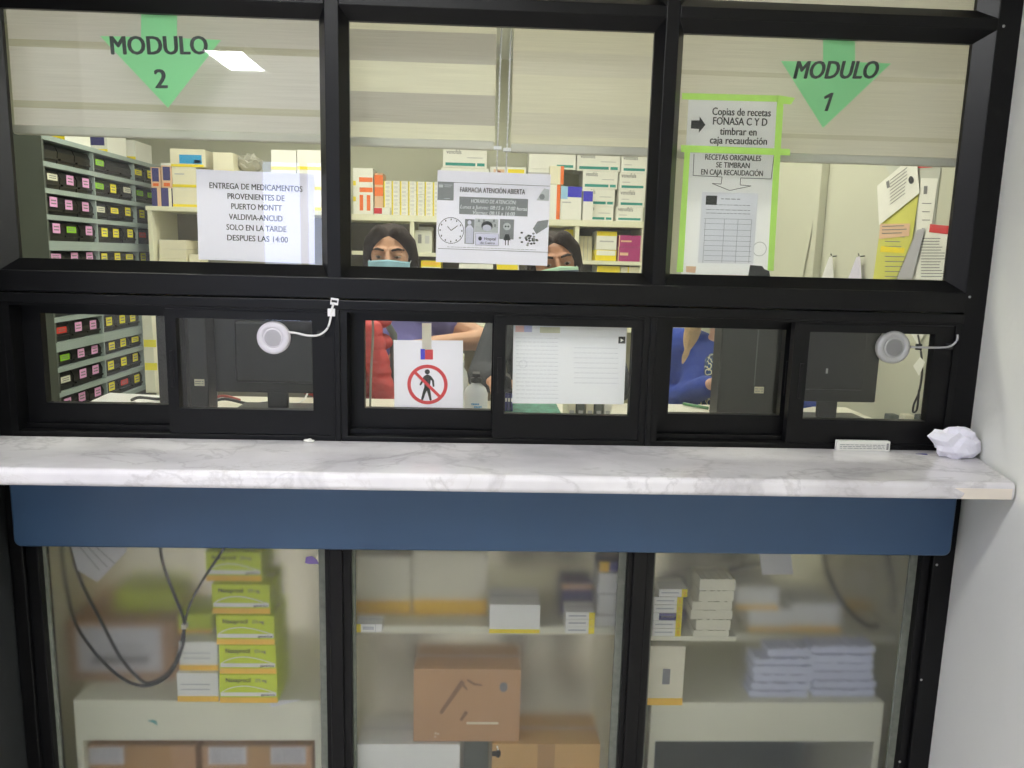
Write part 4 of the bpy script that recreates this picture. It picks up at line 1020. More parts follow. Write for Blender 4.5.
lowbox(597, 620, 266, 1.1606, 'yellow topped box under the low shelf board', M_WHITE, [(0, 1, .9, 1, M_YEL)])
lowbox(621, 643, 267, 1.1606, 'cream box with yellow strips under the low shelf board', M_CREAM, [(.3, .36, 0, 1, M_YEL)])
lowbox(566, 575.5, 229.5, zmid+.0006, 'tall yellow box in the shelf behind the second woman', M_YEL, [(0, 1, .2, .5, M_WHITE)], SHY+.1, .15)
z_ = lowbox(580, 592.5, 236, zlow2+.0006, 'pale olive box in the shelf corner', M_CREAM, [(.3, .34, 0, 1, M_LGREYP), (.62, .66, 0, 1, M_LGREYP)], SHY+.12, .15)

# right wall details --------------------------------------------------------
XW = 1.2995
def wl(px, py, dx=0.0): p = atx(px, py, XW-dx); return p
a, b = atx(829, 150, XW), atx(823, 279, XW)
bm = bmesh.new(); bx(bm, XW-.03, XW, a.y-.02, a.y+.02, 0, ZC); tag(obj('cable_duct', bm, M_WALLG, bevel=.003), 'vertical painted cable duct on the staff room side wall', 'duct')
bm = bmesh.new(); tube(bm, smooth_path([atx(828, 160, XW-.004), atx(819, 190, XW-.004), atx(812, 230, XW-.004), atx(803, 278, XW-.004), atx(798, 330, XW-.004)]), .003, 6)
tag(obj('wall_cable', bm, mat('painted_cable', (176, 174, 156), .5)), 'thin painted cable running down the side wall', 'cable')
def wsheet(name, label, corners, m, off=.002, prints=None, pm=M_GREYP, cat='sheet', group='sheets pinned to the side wall'):
    P = [wl(*c, off) for c in corners]; o = P[0].copy()
    t = thing(name, label, cat, tuple(o), group=group)
    bm = bmesh.new(); f = poly(bm, [p-o for p in P]); bmesh.ops.recalc_face_normals(bm, faces=[f])
    if f.normal.x > 0: bmesh.ops.reverse_faces(bm, faces=[f])
    solid(bm, geom=[f], thickness=.0005); obj('paper', bm, m, t)
    for k, (quads, mm) in enumerate(prints or []):
        bm = bmesh.new()
        for q in quads:
            ff = poly(bm, [wl(*c, off+.0012+.0004*k)-o for c in q])
            ff.normal_update()
            if ff.normal.x > 0: ff.normal_flip()
        obj('print', bm, mm, t)
    return t
def lines(x0, x1, y0, y1, n, sl=0.0, th=.8):
    out = []
    for i in range(n):
        y = y0+(y1-y0)*i/max(1, n-1); r = random.uniform(.75, 1.0); xe = x0+(x1-x0)*r
        out.append(((x0, y), (xe, y+sl*(xe-x0)), (xe, y+sl*(xe-x0)+th), (x0, y+th)))
    return out
wsheet('wall_notice', 'red topped plastic sleeve pinned high on the side wall', ((884, 164), (941, 166), (934, 226), (917, 225)), paper_mat('clear_sleeve', (206, 208, 196), .2), .002, [([((917, 164.5), (935, 165), (932, 167.5), (918, 168))], M_RED)])
wsheet('wall_notice', 'yellow green printed sheet hanging under the white notice', ((881, 222), (919, 192), (912, 240), (896, 279), (873, 279)), M_YPAPER, .004,
       [(lines(885, 905, 236, 276, 9, .02), M_GREYP), ([((881, 246), (905, 248), (904, 253), (880, 252))], M_YEL)])
wsheet('wall_notice', 'salmon slip pinned over the yellow green sheet', ((880, 224), (910, 223.5), (909, 236), (879, 239)), M_SPAPER, .006, [(lines(882, 907, 226, 233, 3, -.03), M_GREYP)])
wsheet('wall_notice', 'white notice with round stamp pinned at an angle', ((877, 186), (902, 165), (917, 165), (919.5, 193), (879, 225)), M_WHITE, .008,
       [([((886, 182), (889, 180), (890, 187), (887, 188.5))] + lines(890, 908, 180, 204, 8, -.75) , M_GREYP), ([tuple((911+2.6*math.cos(a), 180+4*math.sin(a)) for a in [2*PI*i/12 for i in range(12)])], M_INK)])
wsheet('wall_notice', 'narrow white printed form on the side wall', ((921, 178), (938, 178.5), (931, 231), (916, 233)), M_WHITE, .004, [(lines(922, 932, 203, 228, 4) + [((924, 186), (927.5, 186), (927, 194), (923.5, 194))], M_GREYP)])
wsheet('wall_notice', 'white list with red header on the side wall', ((931, 224), (951, 226), (945, 280), (913, 279), (917, 232)), M_WHITE, .007,
       [([((930, 224), (950.5, 226), (949.5, 234.5), (929, 232))], M_RED), (lines(921, 945, 238, 276, 14), M_GREYP)])
wsheet('wall_notice', 'curling grey sheet hanging in front of the list', ((917, 230), (925, 228), (912, 279), (897, 279)), paper_mat('grey_sheet', (196, 194, 200), .2), .012)
for px, lb in ((835, 'white slip hanging on a hook beside the cable duct'), (863, 'bluish slip hanging on a hook below the white notice')):
    p = wl(px+1.5, 256); t = thing('hanging_slip', lb, 'slip', tuple(p), group='slips on wall hooks')
    bm = bmesh.new(); tube(bm, [(0, 0, 0), (-.018, 0, -.002), (-.022, 0, .008)], .0025, 6); obj('hook', bm, M_STEELD, t)
    bm = bmesh.new()
    f = poly(bm, [(-.018, .02, -.005), (-.02, -.01, 0), (-.012, -.05, -.17), (-.03, .09, -.16)]); solid(bm, geom=[f], thickness=.0006); obj('slip_paper', bm, M_PAPER if px < 850 else M_LPAPER, t)
# cord and tag low on the side wall
bm = bmesh.new(); tube(bm, smooth_path([wl(918, 335, .01), wl(921, 352, .012), wl(922, 372, .01), wl(919, 392, .012), wl(914, 404, .015), wl(913, 412, .01), wl(917, 409, .01), wl(919, 390, .02)]), .003, 6)
tag(obj('looped_cable', bm, M_CABLE), 'dark looped cord hanging on the side wall behind the hatch', 'cord')
wsheet('price_tag', 'small white tag dangling by the dark cord', ((913, 366), (920, 357), (925, 362), (919, 376)), M_WHITE, .02, cat='tag', group=None)
wsheet('corner_notice', 'white triangular paper corner above the silver intercom', ((909, 331), (926, 331), (918, 345)), M_WHITE, .004, cat='sheet', group=None)

# ================================================================== EQUIPMENT ON THE WORKTOP
ZW = 1.1184
def monitor(px0, px1, ptop, pbot, Y, label, logo=None):
    x0, x1, z0, z1 = pxbox(px0, px1, ptop, pbot, Y); xm = (x0+x1)/2; W = x1-x0
    t = thing('monitor', label, 'monitor', (xm, Y, ZW))
    bm = bmesh.new(); prism(bm, [(-W/2, z0-ZW), (W/2, z0-ZW), (W/2, z1-ZW), (-W/2, z1-ZW)], .0, .022); obj('back_shell', bm, M_MONITOR, t, .004)
    h_ = z1-z0
    bm = bmesh.new(); bx(bm, -W*.32, W*.32, -.022, .001, z0-ZW+h_*.12, z0-ZW+h_*.78); obj('rear_bulge', bm, M_MONITOR, t, .008)
    box('screen', (-W/2+.012, W/2-.012, .0222, .0232, z0-ZW+.014, z1-ZW-.012), mat('dark_screen', (12, 14, 18), .15), t)
    bm = bmesh.new(); bx(bm, -.028, .028, .002, .018, .008, z0-ZW+.004); obj('stand_neck', bm, M_MONITOR, t, .004)
    bm = bmesh.new(); bx(bm, -.11, .11, -.05, .08, 0, .010); obj('stand_foot', bm, M_MONITOR, t, .003)
    if logo: lx, lz = at(*logo, Y-.023).x-xm, at(*logo, Y-.023).z-ZW; rects(t, 'maker_mark', [(lx-.003, lx+.003, lz-.007, lz+.007)], M_LGREYP, -.0225)
    vents = [(-W*.25, W*.25, z0-ZW+h_*(.82+.03*k), z0-ZW+h_*(.83+.03*k)) for k in range(3)]
    rects(t, 'vent_slot', vents, M_RUBBER, 0.0, .0004)
    return t
monitor(214, 338, 300, 393, .36, 'black monitor back behind the round white intercom')
monitor(786, 881, 292, 402, .36, 'black monitor back beside the silver intercom and dark computer case', (827, 371))
def tower(px0, px1, ptop, Y, label, tagpx, depth=.3, seam=None):
    depth = .07; x0, x1, z0, z1 = pxbox(px0, px1, ptop, 404, Y); xm = (x0+x1)/2; W = x1-x0; H = z1-ZW
    t = thing('computer_case', label, 'computer', (xm, Y, ZW))
    bm = bmesh.new(); bx(bm, -W/2, W/2, 0, depth, .008, H); obj('case', bm, M_TOWER, t, .003)
    for sx in (-1, 1): box('foot', (sx*W*.36-.012, sx*W*.36+.012, .015, .055, 0, .009), M_RUBBER, t)
    p = at(*tagpx, Y); rects(t, 'inventory_label', [(p.x-xm-.013, p.x-xm+.013, p.z-ZW-.009, p.z-ZW+.009)], M_CREAM, -.0003); 
    rects(t, 'label_print', greek(p.x-xm-.011, p.x-xm+.011, p.z-ZW+.003, .003)+greek(p.x-xm-.011, p.x-xm+.011, p.z-ZW-.003, .003), M_GREYP, -.001)
    if seam: u = at(*seam, Y).x-xm; rects(t, 'seam', [(u-.0012, u+.0012, H*.35, H*.86)], M_STEELD, 0)
tower(720.5, 783, 312, .30, 'dark computer case beside the woman in the blue cardigan', (759, 390), .3, (757, 350))
tower(157, 207, 306, .30, 'dark computer case between the drawers view and the monitor', (199.5, 382.5))
# yellow notes stuck to a post by the drawers
t = thing('file_stand', 'pale upright file stand with yellow notes near the drawers', 'file stand', tuple(Vector((at(153, 360, .62).x, .60, ZW))))
bm = bmesh.new(); bx(bm, -.018, .012, 0, .10, 0, .24); obj('stand_panel', bm, M_MEL, t, .002)
for z in (.07, .14): rects(t, 'yellow_note', [(-.016, .020, z, z+.022)], M_YELC, -.0003)
# papers on the worktop
def flat_paper(pts, label, dz, m=M_PAPER):
    P = [atz(*p, ZW) for p in pts]; bm = bmesh.new(); c = sum(P, Vector())/len(P)
    f = poly(bm, [p-c for p in P]); f.normal_update()
    if f.normal.z < 0: f.normal_flip()
    solid(bm, geom=[f], thickness=.002); o = obj('loose_paper', bm, m); o.location = c+Vector((0, 0, dz)); tag(o, label, 'paper', 'loose papers on the worktop')
flat_paper(((85, 404), (110, 393), (165, 396), (172, 403), (150, 406)), 'white sheets lying on the worktop by the drawers', .0012)
def cable(name, label, pts, r, m, group=None):
    bm = bmesh.new(); tube(bm, smooth_path(pts, 6), r, 6); return tag(obj(name, bm, m), label, 'cable', group)
V = Vector
def wpt(px, py, h=.006): p = atz(px, py, ZW); return V((p.x, min(.55, p.y), ZW+h))
cable('desk_cable', 'black cable curling over the papers by the drawers', [wpt(132, 402), wpt(140, 404.5, .02), wpt(160, 401), wpt(180, 403, .02), wpt(200, 404)], .0045, M_CABLE, 'cables on the worktop')
cable('desk_cable', 'black cable snaking under the monitor', [wpt(185, 402), wpt(205, 405), wpt(225, 403, .012), wpt(250, 406), wpt(275, 404)], .0045, M_CABLE, 'cables on the worktop')
cable('desk_cable', 'pale cable looping up by the intercom window edge', [wpt(262, 404), wpt(290, 406), wpt(303, 404, .01), wpt(309, 399, .03), wpt(318, 392, .06)], .003, M_WCABLE, 'cables on the worktop')
cable('desk_cable', 'red cable lying beside the black ones', [wpt(210, 401), wpt(224, 400, .012), wpt(240, 402)], .004, mat('red_cable', (170, 60, 48), .5), 'cables on the worktop')
# keyboards / power strip
def keyboard(px, py, L_, label, m, km):
    p = wpt(px, py, 0); t = thing('keyboard', label, 'keyboard', (p.x, .22, ZW))
    box('keyboard_body', (-L_/2, L_/2, -.06, .07, 0, .016), m, t, .003)
    me = bpy.data.meshes.new('key'); bm = bmesh.new(); bx(bm, -.007, .007, -.007, .007, 0, .007); bm.to_mesh(me); bm.free(); me.materials.append(km)
    for i in range(int(L_/.019)-1):
        for j in range(5):
            k = bpy.data.objects.new('key', me); COL.objects.link(k); k.parent = t; k.location = (-L_/2+.019*(i+1), -.045+.024*j, .016)
keyboard(272, 404, .22, 'white keyboard lying under the monitor', M_WPLAS, M_WHITE)
def pwr(px, label):
    p = wpt(px, 405, 0); t = thing('power_strip', label, 'power strip', (p.x, .2, ZW)); box('strip_body', (-.07, .07, -.025, .025, 0, .03), M_CREAM, t, .004)
    for k in (-.04, 0, .04):
        box('plug', (k-.013, k+.013, -.014, .014, .03, .055), M_STEELD if k else M_CREAM, t, .003)
pwr(834, 'cream power strip with plugs below the monitor logo')
# stapled bundle, pens
t = thing('form_bundle', 'orange edged bundle of forms in front of the computer case', 'papers', (at(752, 404, .24).x, .22, ZW))
for k in range(4): box('form_sheet', (-.075+.004*k, .075-.003*k, -.02+.003*k, .05, .0035*k, .0035*k+.003), M_SPAPER if k % 2 else M_PAPER, t)
cable('pen', 'green pen lying before the blue cardigan', [wpt(682, 405, .007), wpt(708, 410.5, .007)], .005, mat('green_pen', (60, 120, 70), .3))
cable('desk_cable', 'grey cable below the computer case label', [wpt(716, 410), wpt(740, 411, .01), wpt(765, 410), wpt(781, 411, .014)], .004, M_STEELD, 'cables on the worktop')

# hand gel bottle, spray bottle, small packets
def bottle(px, ptop, pbot, Y, r, label, mcap, words=True):
    p = at(px, (ptop+pbot)/2, Y); zt1 = at(px, ptop, Y).z; H = zt1-ZW
    t = thing('gel_bottle', label, 'bottle', (p.x, Y, ZW))
    bm = bmesh.new(); lathe(bm, [(r*.9, 0), (r, .006), (r, H*.62), (r*.82, H*.72), (r*.42, H*.79), (r*.42, H*.82)], 'Z', 28); obj('bottle_body', bm, mat('milky_bottle', (232, 234, 234), .3), t)
    bm = bmesh.new(); lathe(bm, [(r*.5, H*.82), (r*.5, H*.89), (r*.18, H*.9), (r*.18, H*.95)], 'Z', 20); bx(bm, -r*.3, r*.3, -r*1.1, r*.3, H*.95, H); obj('pump', bm, mcap, t)
    if words:
        bm = bmesh.new(); 
        for k, (u, v) in enumerate(((-.6, .45), (-.2, .40), (-.6, .2))):
            for j in range(5):
                a = -PI/2+(u+.22*j)*.6; a2 = a+.1
                poly(bm, [(math.cos(q)*r*1.01, math.sin(q)*r*1.01, H*z) for q, z in ((a, v), (a2, v), (a2, v+.03), (a, v+.03))])
        obj('label_print', bm, M_SKY, t)
bottle(476, 372, 409, .20, .030, 'white hand gel bottle with blue print and black pump', M_CABLE)
bottle(460.5, 353, 409, .30, .020, 'slim white spray bottle beside the gel bottle', M_WPLAS, False)
t = thing('bottle_crate', 'black rimmed yellow and white packet behind the no entry sheet', 'packet', (at(453, 370, .42).x, .42, ZW)); box('packet_body', (-.03, .03, 0, .06, 0, .155), M_CREAM, t, .002); box('black_band', (-.0305, .0305, -.0005, .0605, .125, .138), M_CABLE, t); rects(t, 'yellow_panel', [(-.026, .004, .055, .118)], M_LIME, -.0003); rects(t, 'yellow_panel', [(-.026, .02, .02, .04)], M_YEL, -.0003)
# binders row right of that
for k in range(4):
    px = 503.5+2.9*k; p = at(px, 388, .30); t = thing('purple_folder', 'slim purple folder standing in the row under the floral blouse', 'folder', (p.x, .30, ZW), group='purple folders on the worktop')
    box('cover', (-.0028, .0028, 0, .12, .024, .072), M_NAVY, t, .0006); box('spine_label', (-.0022, .0022, -.0004, 0, .05, .06), M_WHITE, t)
t = thing('green_box', 'teal green patterned box lying under the purple folders', 'box', (at(530, 405, .28).x, .27, ZW)); box('box_body', (-.085, .085, 0, .16, 0, .0235), mat('teal_green_card', (70, 130, 110), .6, 0, .4, 60), t, .002); rects(t, 'red_mark', [(-.03, -.01, .004, .016)], M_RED, -.0003)
t = thing('stapler', 'black stapler resting on the purple folders', 'stapler', (at(508, 374, .30).x, .31, ZW+.0725)); box('stapler_base', (-.014, .014, 0, .10, 0, .008), M_CABLE, t, .002); bm = bmesh.new(); prism(bm, [(-.012, .009), (.012, .009), (.010, .035), (-.004, .045), (-.012, .03)], .01, .09); obj('stapler_arm', bm, M_CABLE, t, .002)
# books right of the backlit sheet
for k, (c, h) in enumerate(((M_CREAM, .05), (M_STEELD, .06), (M_CREAM, .055), (M_STEELD, .06), (M_WHITE, .05))):
    p = at(572+9*k, 406, .30); t = thing('file_box', '%s upright file under the lower edge of the backlit sheet' % ('first cream', 'first grey', 'second cream', 'second grey', 'white end')[k], 'file', (p.x, .30, ZW), group='upright files under the backlit sheet')
    box('file_cover', (-.010, .010, 0, .14, 0, h), c, t, .001); rects(t, 'spine_label', [(-.006, .006, .012, .03)], M_LGREYP, -.0003)

# ================================================================== INSIDE THE FROSTED CABINETS
def cab(name, label, cat): return thing(name, label, cat)
NY = 0.019
# --- left cabinet: low shelf unit with fascia
fx0, fx1, fz0, fz1 = pxbox(75, 321, 700, 740, NY+.01)
u = thing('low_shelf_unit', 'cream low shelf unit with deep front board behind the first frosted pane', 'shelf unit', (0, NY+.01, 0))
box('front_board', (fx0, fx1, 0, .016, fz0, fz1), M_MEL, u, .001); box('top_board', (fx0, fx1, .016, .36, fz1-.018, fz1), M_MEL, u)
box('side_panel', (fx0, fx0+.016, 0, .36, 0.0, fz0), M_MEL, u); box('side_panel', (fx1-.016, fx1, 0, .36, 0.0, fz0), M_MEL, u)
box('bottom_board', (fx0+.016, fx1-.016, .002, .36, .06, .078), M_MEL, u)
bm = bmesh.new(); p = at(152, 724, NY); prism(bm, [(p.x-.014, p.z+.004), (p.x, p.z-.002), (p.x+.010, p.z-.008), (p.x+.008, p.z+.001), (p.x+.001, p.z+.006)], -.0008, 0); obj('green_mark', bm, M_TEAL, u)
bm = bmesh.new(); p = at(280, 706, NY); prism(bm, [(p.x-.03, p.z+.010), (p.x+.05, p.z+.012), (p.x-.022, p.z-.008)], -.0012, -.0002); obj('torn_paper', bm, M_PAPER, u)
zF = fz1+.0006
# cardboard boxes inside it
for i, (q0, q1) in enumerate(((85, 197), (203, 313))):
    x0, x1, z0, z1 = pxbox(q0, q1, 745, 800, NY+.03)
    t = carton('cardboard_box', ('brown cardboard box with white label low in the first cabinet, beside the black wall', 'brown cardboard box with two white labels low in the first cabinet')[i], x0, x1, .0786, z1, NY+.03, .3, M_CARD, [(.36 if i == 0 else .42, .78 if i == 0 else .62, .0, 1.0, M_KRAFT, 'packing_tape')], (), 'brown cardboard boxes in the low shelf unit', cat='cardboard box')
    W, H = x1-x0, z1-.0786
    for (a0, a1) in (((.05, .36),) if i == 0 else ((.06, .40), (.62, .94))):
        rects(t, 'shipping_label', [(-W/2+a0*W, -W/2+a1*W, H*.80, H*.985)], M_PAPER, -.0004)
        rects(t, 'label_print', sum([greek(-W/2+(a0+.03)*W, -W/2+(a1-.03)*W, H*z, .004) for z in (.95, .92, .89, .86, .83)], []), M_LGREYP, -.0012)
# lime boxes
lime_px = [(219.5, 277.5, 671, 700), (219, 276, 637, 671), (215.5, 274, 604.5, 637), (210, 268.5, 572, 604), (201, 257.5, 541, 571)]
z_ = zF
for i, (q0, q1, t0, t1) in enumerate(lime_px):
    x0, x1, _, z1 = pxbox(q0, q1, t0, t1, NY)
    hh = .0738; Yb = NY+(0, .002, .004, .012, .03)[i]
    t = carton('lime_medicine_box', 'lime green medicine box with amber base, %s of the stack' % ('lowest', 'second from the bottom', 'middle', 'fourth from the bottom', 'topmost')[i], x0, x1, z_, z_+hh, Yb, .12, M_LIME,
               [(0, 1, 0, .19, M_AMBER), (.02, .98, .24, .37, M_WHITE)], [('Naxaprocil', .33, .80, .0155, M_INK, .42), ('275 mg', .72, .79, .011, M_GREYP, .2), ('genérico', .84, .285, .008, M_INK, .24)], 'stack of lime green medicine boxes')
    W = x1-x0; bm = bmesh.new()
    arc = [(-W*.47+W*.94*k/14, hh*.37+hh*.24*math.sin(PI*(k/14)**.8)) for k in range(15)]
    for (xa, za_), (xb_, zb_1) in zip(arc, arc[1:]): prism(bm, [(xa, za_), (xb_, zb_1), (xb_, zb_1-.0022), (xa, za_-.0022)], -.0009, -.0003)
    obj('printed_arc', bm, M_WHITE, t); z_ += hh+.0008
z_ = zF
for i, (q0, q1) in enumerate(((176.5, 218), (178, 217))):
    x0, x1, _, _ = pxbox(q0, q1, 670, 700, NY)
    carton('side_medicine_box', 'white box end with amber base, %s beside the lime stack' % ('lower', 'upper')[i], x0, x1, z_, z_+.0738, NY+.004+.012*i, .12, M_WHITE, [(0, 1, 0, .2, M_AMBER), (.1, .8, .6, .63, M_LGREYP), (.1, .8, .42, .45, M_LGREYP)]); z_ += .0746
x0, x1, _, _ = pxbox(180, 213, 600, 632, NY+.07)
carton('side_medicine_box', 'blurred lime box third beside the lime stack', x0, x1, z_, z_+.05, NY+.06, .1, M_LIME, [(0, 1, 0, .2, M_AMBER)])
# cardboard box with large label
x0, x1, _, z1 = pxbox(70, 176, 622, 700, NY+.10)
t = carton('cardboard_box', 'brown cardboard box with large white label behind the hanging cables', x0, x1, zF, z1, NY+.10, .22, M_CARD, [(.08, .88, .14, .93, M_PAPER, 'shipping_label')], cat='cardboard box')
W, H = x1-x0, z1-zF
rects(t, 'label_print', [(-W*.28, W*.25, H*.30, H*.42)], M_GREYP, -.001); rects(t, 'label_print', [(-W*.2, W*.2, H*.58, H*.61), (-W*.1, W*.22, H*.50, H*.52)], M_LGREYP, -.001)
x0, x1, _, z2 = pxbox(115, 178, 602, 622, NY+.16)
carton('side_medicine_box', 'blurred lime box lying on the labelled cardboard box', x0, x1, z1+.0012, z1+.055, NY+.16, .12, M_LIME, [])
# tilted paper taped inside the glass
a = [at(*q, .03) for q in ((70, 541), (130, 541), (126, 552), (98, 582), (78, 570))]; o = a[0]
t = thing('taped_paper', 'white paper taped at an angle inside the first frosted pane', 'paper', tuple(o)); bm = bmesh.new(); prism(bm, [(p.x-o.x, p.z-o.z) for p in a], 0, .0004); obj('paper', bm, M_PAPER, t)
bm = bmesh.new()
for k in range(3):
    q0, q1 = at(80+8*k, 546, .0297)-o, at(100+8*k, 570-3*k, .0297)-o; d = (q1-q0).normalized(); n = V((-d.z, 0, d.x))*.0012
    prism(bm, [(q0.x+n.x, q0.z+n.z), (q1.x+n.x, q1.z+n.z), (q1.x-n.x, q1.z-n.z), (q0.x-n.x, q0.z-n.z)], -.0006, -.0003)
obj('print', bm, M_LGREYP, t)
# hanging black cables
def hang(label, pts, Y, r=.0036, dy=None):
    n = len(pts); P = [at(*q, Y+(dy[i] if dy else 0)) for i, q in enumerate(pts)]
    return cable('hanging_cable', label, P, r, M_CABLE, 'black cables behind the frosted glass')
hang('long black cable looping deepest behind the first frosted pane', [(62, 500), (62, 548), (68, 592), (76, 623), (92, 648), (110, 668), (130, 682), (150, 685), (168, 676), (178, 660), (184, 640), (185, 622), (192, 600), (206, 575), (224, 548), (236, 520), (240, 500)], .026, .0034, [.05, .045, .03, .012, 0, 0, 0, 0, 0, 0, 0, 0, .004, .006, .01, .02, .03])
hang('inner black cable looping behind the first frosted pane', [(70, 500), (72, 548), (82, 582), (100, 618), (120, 656), (136, 675), (148, 682.5), (165, 675), (176, 660), (182, 640), (184, 620), (176, 598), (166, 572), (161, 548), (160, 500)], .032, .0034, [.03, .02, .006, 0, 0, 0, 0, .004, .006, .006, .004, 0, 0, 0, .01])
p = at(184.5, 626, .026); bm = bmesh.new(); bx(bm, -.006, .006, -.004, .010, -.006, .006); o = obj('cable_tie', bm, M_CREAM, bevel=.001); o.location = p; tag(o, 'small white cable tie joining the two black cables', 'cable tie')
# purple and cream stickers on glass
for q, lab, mm, pts in (((310, 560), 'purple torn sticker at the top corner of the first frosted pane', mat('violet_sticker', (130, 110, 170), .6), ((305, 563), (306, 557), (312, 556), (317, 560), (319, 564), (309, 564))), ((322, 556), 'cream tape piece at the top corner of the first frosted pane', M_CREAM, ((316, 558), (320, 549), (326.5, 549), (326.5, 565), (320, 565)))):
    P = [at(*c, .007) for c in pts]; o = P[0]; t = thing('torn_sticker', lab, 'sticker', tuple(o)); bm = bmesh.new(); prism(bm, [(p.x-o.x, p.z-o.z) for p in P], -.0002, .0008); obj('sticker', bm, mm, t)

# --- middle and right cabinets: upper shelf boards
MY = .10
zS2 = at(490, 631, .025).z; 
def shelf_in(x0, x1, z, Y0, label):
    t = thing('cabinet_shelf', label, 'shelf', (0, 0, 0)); box('board', (x0, x1, Y0, .44, z-.02, z), M_MEL, t, .001)
    for x in (x0+.01, x1-.01): box('bracket', (x-.008, x+.008, Y0+.05, Y0+.07, z-.045, z-.02), M_STEEL, t)
shelf_in(-.313, .374, zS2, .05, 'cream shelf board behind the second frosted pane')
zT = zS2+.0006
x0, x1, _, z1 = pxbox(489.5, 540, 600, 632, .0155)
carton('medicine_box', 'white box with yellow base pressed against the second frosted pane', x0, x1, zT, zT+.073, .0155, .1, M_WHITE, [(0, 1, 0, .14, M_YEL)])
for i in range(3):
    x0, x1, _, _ = pxbox(566, 595, 607, 615, .0155)
    carton('medicine_box', 'flat white box with yellow end near the second pane, %s of three' % ('lowest', 'middle', 'topmost')[i], x0, x1, zT+i*.0185, zT+i*.0185+.0178, .0155, .06, M_WHITE, [(.8, 1, 0, 1, M_YEL), (.1, .7, .4, .6, M_LGREYP)], bevel=.0008)
x0, x1, _, _ = pxbox(560, 592, 590, 630, .12)
carton('medicine_box', 'blurred violet box behind the flat white boxes', x0, x1, zT, zT+.085, .11, .08, M_NAVY, [(0, 1, .85, 1, M_SPAPER)])
x0, x1, z0, _ = pxbox(356.5, 382, 608, 617, .0155)
carton('medicine_box', 'tiny slanted white box with yellow end near the second pane edge', x0, x1, zT, zT+.021, .0155, .05, M_WHITE, [(0, .17, 0, 1, M_YEL), (.25, .68, .3, .7, M_LGREYP), (.74, .76, 0, 1, M_LGREYP)], bevel=.0008)
for i, (q0, q1, tp) in enumerate(((354, 411, 556), (413, 488, 550))):
    x0, x1, _, z1 = pxbox(q0, q1, tp, 560, .11)
    carton('medicine_box', ('blurred white carton with amber base beside the first post', 'wider blurred white carton with amber base in the second cabinet')[i], x0, x1, zT, z1, .11, .15, M_CREAM, [(0, 1, .0, .24, M_AMBER)])
z_ = zT
for i in range(6):
    x0, x1, _, _ = pxbox(596-(i == 0), 622, 600, 620, .055)
    carton('medicine_box', 'stacked white box at the edge of the second pane, number %s from below' % ('one', 'two', 'three', 'four', 'five', 'six')[i], x0+.002*(i % 3), x1, z_, z_+.027, .055+.004*(i % 2), .08, M_WHITE if i < 5 else M_NAVY, [(.0, .04, 0, 1, M_LGREYP)] if i < 5 else [(0, .4, 0, 1, M_AMBER)], group='white boxes stacked at the edge of the second pane', bevel=.001); z_ += .0278
# cardboard boxes in the middle cabinet
yb_ = .016
x0, x1, _, ztb = pxbox(492, 600, 743.5, 760, yb_)
t = carton('cardboard_box', 'tan cardboard box with tape at the bottom of the second cabinet', x0, x1, .0012, ztb, yb_, .13, M_CARD2, [(.42, .58, 0, 1, M_KRAFT, 'packing_tape')], cat='cardboard box')
W = x1-x0; rects(t, 'black_smudge', [(-W*.5, -W*.42, ztb-.034, ztb-.02), (-W*.46, -W*.43, ztb-.038, ztb-.016)], M_INK, -.0006); rects(t, 'staple', [(-W*.46, -W*.445, ztb-.012, ztb-.006), (-W*.452, -W*.44, ztb-.018, ztb-.013)], M_WHITE, -.0006)
x0w, x1w, _, zw = pxbox(357, 460, 744, 760, yb_)
t = carton('white_carton', 'white carton at the bottom of the second cabinet beside the post', x0w, x1w, .0012, zw, yb_, .13, M_WHITE, [(.02, .98, .4, .405, M_LGREYP)], cat='carton')
x0m, x1m, _, zm_ = pxbox(463, 489, 746, 760, yb_+.03)
carton('grey_carton', 'charcoal carton wedged between the white and tan cartons', x0m, x1m, .0012, min(zw, ztb)-.004, yb_+.03, .10, M_STEELD, cat='carton')
x0, x1, _, z1 = pxbox(413.5, 520, 669, 742, .024)
zc_ = max(zw, ztb)+.0012
t = carton('cardboard_box', 'brown cardboard box with black smudges in the middle of the second cabinet', x0, x1, zc_, z1, .024, .13, M_CARD, cat='cardboard box')
W, H = x1-x0, z1-zc_
bm = bmesh.new()
for (a0, b0, a1, b1, wd_) in ((.46, .84, .25, .40, .012), (.50, .86, .58, .78, .006), (.58, .80, .64, .78, .005), (.50, .42, .44, .30, .010), (.44, .82, .50, .72, .006)):
    q0, q1 = V((-W/2+a0*W, 0, b0*H)), V((-W/2+a1*W, 0, b1*H)); d = (q1-q0).normalized(); n = V((-d.z, 0, d.x))*wd_/2
    prism(bm, [(q0.x+n.x, q0.z+n.z), (q1.x+n.x, q1.z+n.z), (q1.x-n.x*.5, q1.z-n.z*.5), (q0.x-n.x, q0.z-n.z)], -.0008, -.0003)
obj('dark_smudge', bm, mat('carton_smudge', (138, 106, 78), .8), t)
bm = bmesh.new(); disc(bm, W*.34, H*.76, .010, .013, -.0006); bmesh.ops.recalc_face_normals(bm, faces=bm.faces); obj('printed_symbol', bm, M_GREYP, t)
rects(t, 'torn_strip', [(0.0, W*.30, H*.245, H*.275)], M_CREAM, -.0005)
rects(t, 'staple', [(-W*.30, -W*.285, H*.06, H*.08), (-W*.30, -W*.285, H*.11, H*.13), (-W*.275, -W*.26, H*.1, H*.12)], M_CREAM, -.0005)

